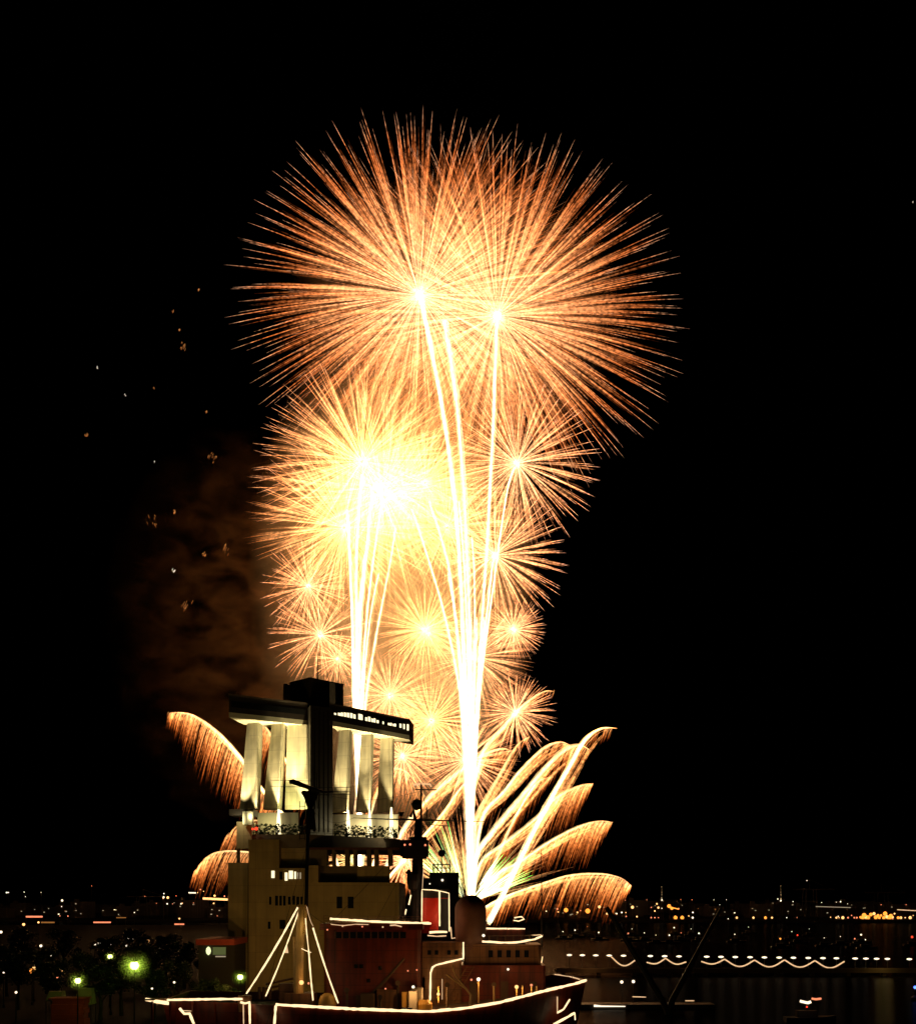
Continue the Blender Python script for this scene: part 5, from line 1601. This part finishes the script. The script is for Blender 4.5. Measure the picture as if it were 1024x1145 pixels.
# drifting smoke lit by the bursts
def smoke(px, py, D, rx, ry, rz, dens, color=(.9, .78, .58), scale=.035, lo=.48, hi=.72):
    s_ = D / F
    c = P(px, py, D)
    m = bpy.data.materials.new('firework smoke')
    m.use_nodes = True
    t_ = m.node_tree
    t_.nodes.clear()
    o_ = t_.nodes.new('ShaderNodeOutputMaterial')
    v_ = t_.nodes.new('ShaderNodeVolumePrincipled')
    v_.inputs['Color'].default_value = (*color, 1)
    v_.inputs['Anisotropy'].default_value = .1
    tc_ = t_.nodes.new('ShaderNodeTexCoord')
    n_ = t_.nodes.new('ShaderNodeTexNoise')
    n_.inputs['Scale'].default_value = scale
    n_.inputs['Detail'].default_value = 5
    n_.inputs['Roughness'].default_value = .6
    n_.inputs['Distortion'].default_value = .6
    mp_ = t_.nodes.new('ShaderNodeMapping')
    mp_.inputs['Rotation'].default_value = (0, .7, 0)
    mp_.inputs['Scale'].default_value = (1, 1, 1.7)
    t_.links.new(tc_.outputs['Object'], mp_.inputs[0])
    t_.links.new(mp_.outputs[0], n_.inputs['Vector'])
    a_ = t_.nodes.new('ShaderNodeMapRange')
    a_.inputs['From Min'].default_value = lo
    a_.inputs['From Max'].default_value = hi
    t_.links.new(n_.outputs['Fac'], a_.inputs[0])
    # thins out towards the rim of the drift
    dv = t_.nodes.new('ShaderNodeVectorMath')
    dv.operation = 'DIVIDE'
    dv.inputs[1].default_value = (rx * s_, ry * s_, rz * s_)
    t_.links.new(tc_.outputs['Object'], dv.inputs[0])
    ln_ = t_.nodes.new('ShaderNodeVectorMath')
    ln_.operation = 'LENGTH'
    t_.links.new(dv.outputs[0], ln_.inputs[0])
    b_ = t_.nodes.new('ShaderNodeMapRange')
    b_.inputs['From Min'].default_value = 1.0
    b_.inputs['From Max'].default_value = .1
    t_.links.new(ln_.outputs['Value'], b_.inputs[0])
    mu_ = t_.nodes.new('ShaderNodeMath')
    mu_.operation = 'MULTIPLY'
    t_.links.new(a_.outputs[0], mu_.inputs[0])
    t_.links.new(b_.outputs[0], mu_.inputs[1])
    m2_ = t_.nodes.new('ShaderNodeMath')
    m2_.operation = 'MULTIPLY'
    m2_.inputs[1].default_value = dens
    t_.links.new(mu_.outputs[0], m2_.inputs[0])
    t_.links.new(m2_.outputs[0], v_.inputs['Density'])
    t_.links.new(v_.outputs[0], o_.inputs['Volume'])
    mb = MB()
    k_ = 12
    prof = [(max(.02, math.sin(math.pi * i / k_)) * rx * s_, -math.cos(math.pi * i / k_) * rz * s_) for i in range(k_ + 1)]
    mb.lathe(c, prof, 20, sy=ry / rx)
    o = mb.build('smoke', m, at=c)
    o['kind'] = 'stuff'
    return o


smoke(262, 700, FW - 20, 150, 70, 230, .008, color=(.8, .45, .22), lo=.44, hi=.76, scale=.05)
smoke(440, 650, FW + 10, 165, 90, 300, .035, lo=.25, hi=.7)  # smoke thickened to fill the middle bursts with glow
smoke(510, 345, FW + 20, 190, 90, 160, .012, lo=.25, hi=.7)  # thin volume added for the glow round the upper cores

# green and white mine at the foot of the right column
def mine(px, py, D, n, a0, a1, l0, l1, mat, label, power=1.0, wid=1.0):
    s = D / F
    c = np.array(P(px, py, D))
    root = empty('spark_mine', Vector(c), label, 'firework mine', None)
    an = RNG.uniform(math.radians(a0), math.radians(a1), size=n)
    ln = RNG.uniform(l0, l1, size=n) * s
    K = 6
    v = np.linspace(0, 1, K)[None]
    st = RNG.uniform(.12, .5, size=(n, 1))
    v2 = st + (1 - st) * v
    pos = np.zeros((n, K, 3))
    dy = RNG.normal(size=(n, 1)) * .25
    pos[..., 0] = c[0] + ln[:, None] * v2 * np.cos(an)[:, None]
    pos[..., 2] = c[2] + ln[:, None] * v2 * np.sin(an)[:, None] - .08 * ln[:, None] * v2 ** 2
    pos[..., 1] = c[1] + ln[:, None] * v2 * dy
    rad = s * wid * RNG.uniform(.4, .9, size=(n, 1)) * np.sin(np.pi * (.08 + .90 * v)) ** .8
    filaments('mine_spray', pos, rad, np.broadcast_to(v, (n, K)), power * RNG.uniform(.4, 1.1, size=(n, 1)) * np.ones((n, K)), mat, root)


mine(524, 1012, FW - 60, 46, 26, 62, 45, 85, GREEN, 'green and white spark mine fanning right at the column foot', 1.6, 1.1)
mine(520, 1010, FW - 58, 44, 100, 140, 45, 110, GREEN, 'green spark mine fanning left behind the ball antenna', 1.0, 1.0)
mine(526, 1008, FW - 56, 80, 15, 78, 40, 125, HOT, 'pale yellow spark mine opening right under the plumes', .6, 1.0)
mine(522, 1008, FW - 54, 90, 92, 150, 40, 125, HOT, 'pale yellow spark mine opening left behind the machinery house', 1.1, 1.1)

# embers drifting in the dark at the left
EM = [(193, 348, 4, 0), (222, 324, 4, 0), (200, 369, 4, 0), (205, 387, 6, 0), (109, 411, 3, 1), (140, 441.6, 2.5, 1), (172.6, 434, 4, 0), (97, 487, 5, 0), (172.6, 516, 3, 1), (238, 511, 8, 0), (231, 460, 4, 0), (172.6, 583, 8, 0), (195, 573, 5, 0), (252, 614, 8, 0), (228, 620, 5, 0), (194.5, 638, 5, 1), (206, 675, 10, 0), (1020.5, 226, 3, 1)]  # the far right one is a star, shaped like an ember
for i, (px, py, sz, wh) in enumerate(EM):
    s = FW / F
    c = np.array(P(px, py, FW - 50 + i))
    n = 5 if sz < 5 else 9
    ctr = c[None] + RNG.normal(size=(n, 3)) * (np.array([.28, .3, .35]) if sz > 5 else np.array([.15, .1, .2])) * sz * s
    dirv = np.array([.45, 0, -1]) if px > 185 else np.array([-.3, 0, -1])
    K = 4
    v = np.linspace(-.5, .5, K)
    pos = ctr[:, None] + v[None, :, None] * (dirv * np.array([-1, 1, 1]))[None, None] * (sz * .55 * s * RNG.uniform(.4, 1.2, size=(n, 1, 1)))
    rad = s * (.5 if wh else .8) * np.sin(np.pi * np.linspace(.1, .95, K))[None] * RNG.uniform(.5, 1.3, size=(n, 1))
    o = filaments('drifting_ember', pos, rad, np.broadcast_to(np.linspace(0, 1, K)[None], (n, K)), np.full((n, K), 1.0), EMBW if wh else EMB, at=Vector(c))
    tag(o, ('tiny white star in the dark sky at the far right edge' if px > 900 else 'tiny white ember drifting in the dark left sky') if wh else 'dim orange ember cluster drifting in the dark left sky', 'ember', 'embers drifting down' )

# the fireworks' own light on the harbour
for px, py, e in ((470, 332, 2.5e4), (556, 355, 2.5e4), (405, 530, 1.4e5), (445, 565, 1.7e5), (390, 605, 9e4), (495, 610, 6e4), (475, 704, 6e4), (482, 800, 5.5e4), (436, 780, 3e4), (545, 690, 4e4), (345, 740, 2.5e4)):
    light('POINT', P(px, py, FW), e, (1, .50, .19), 20)
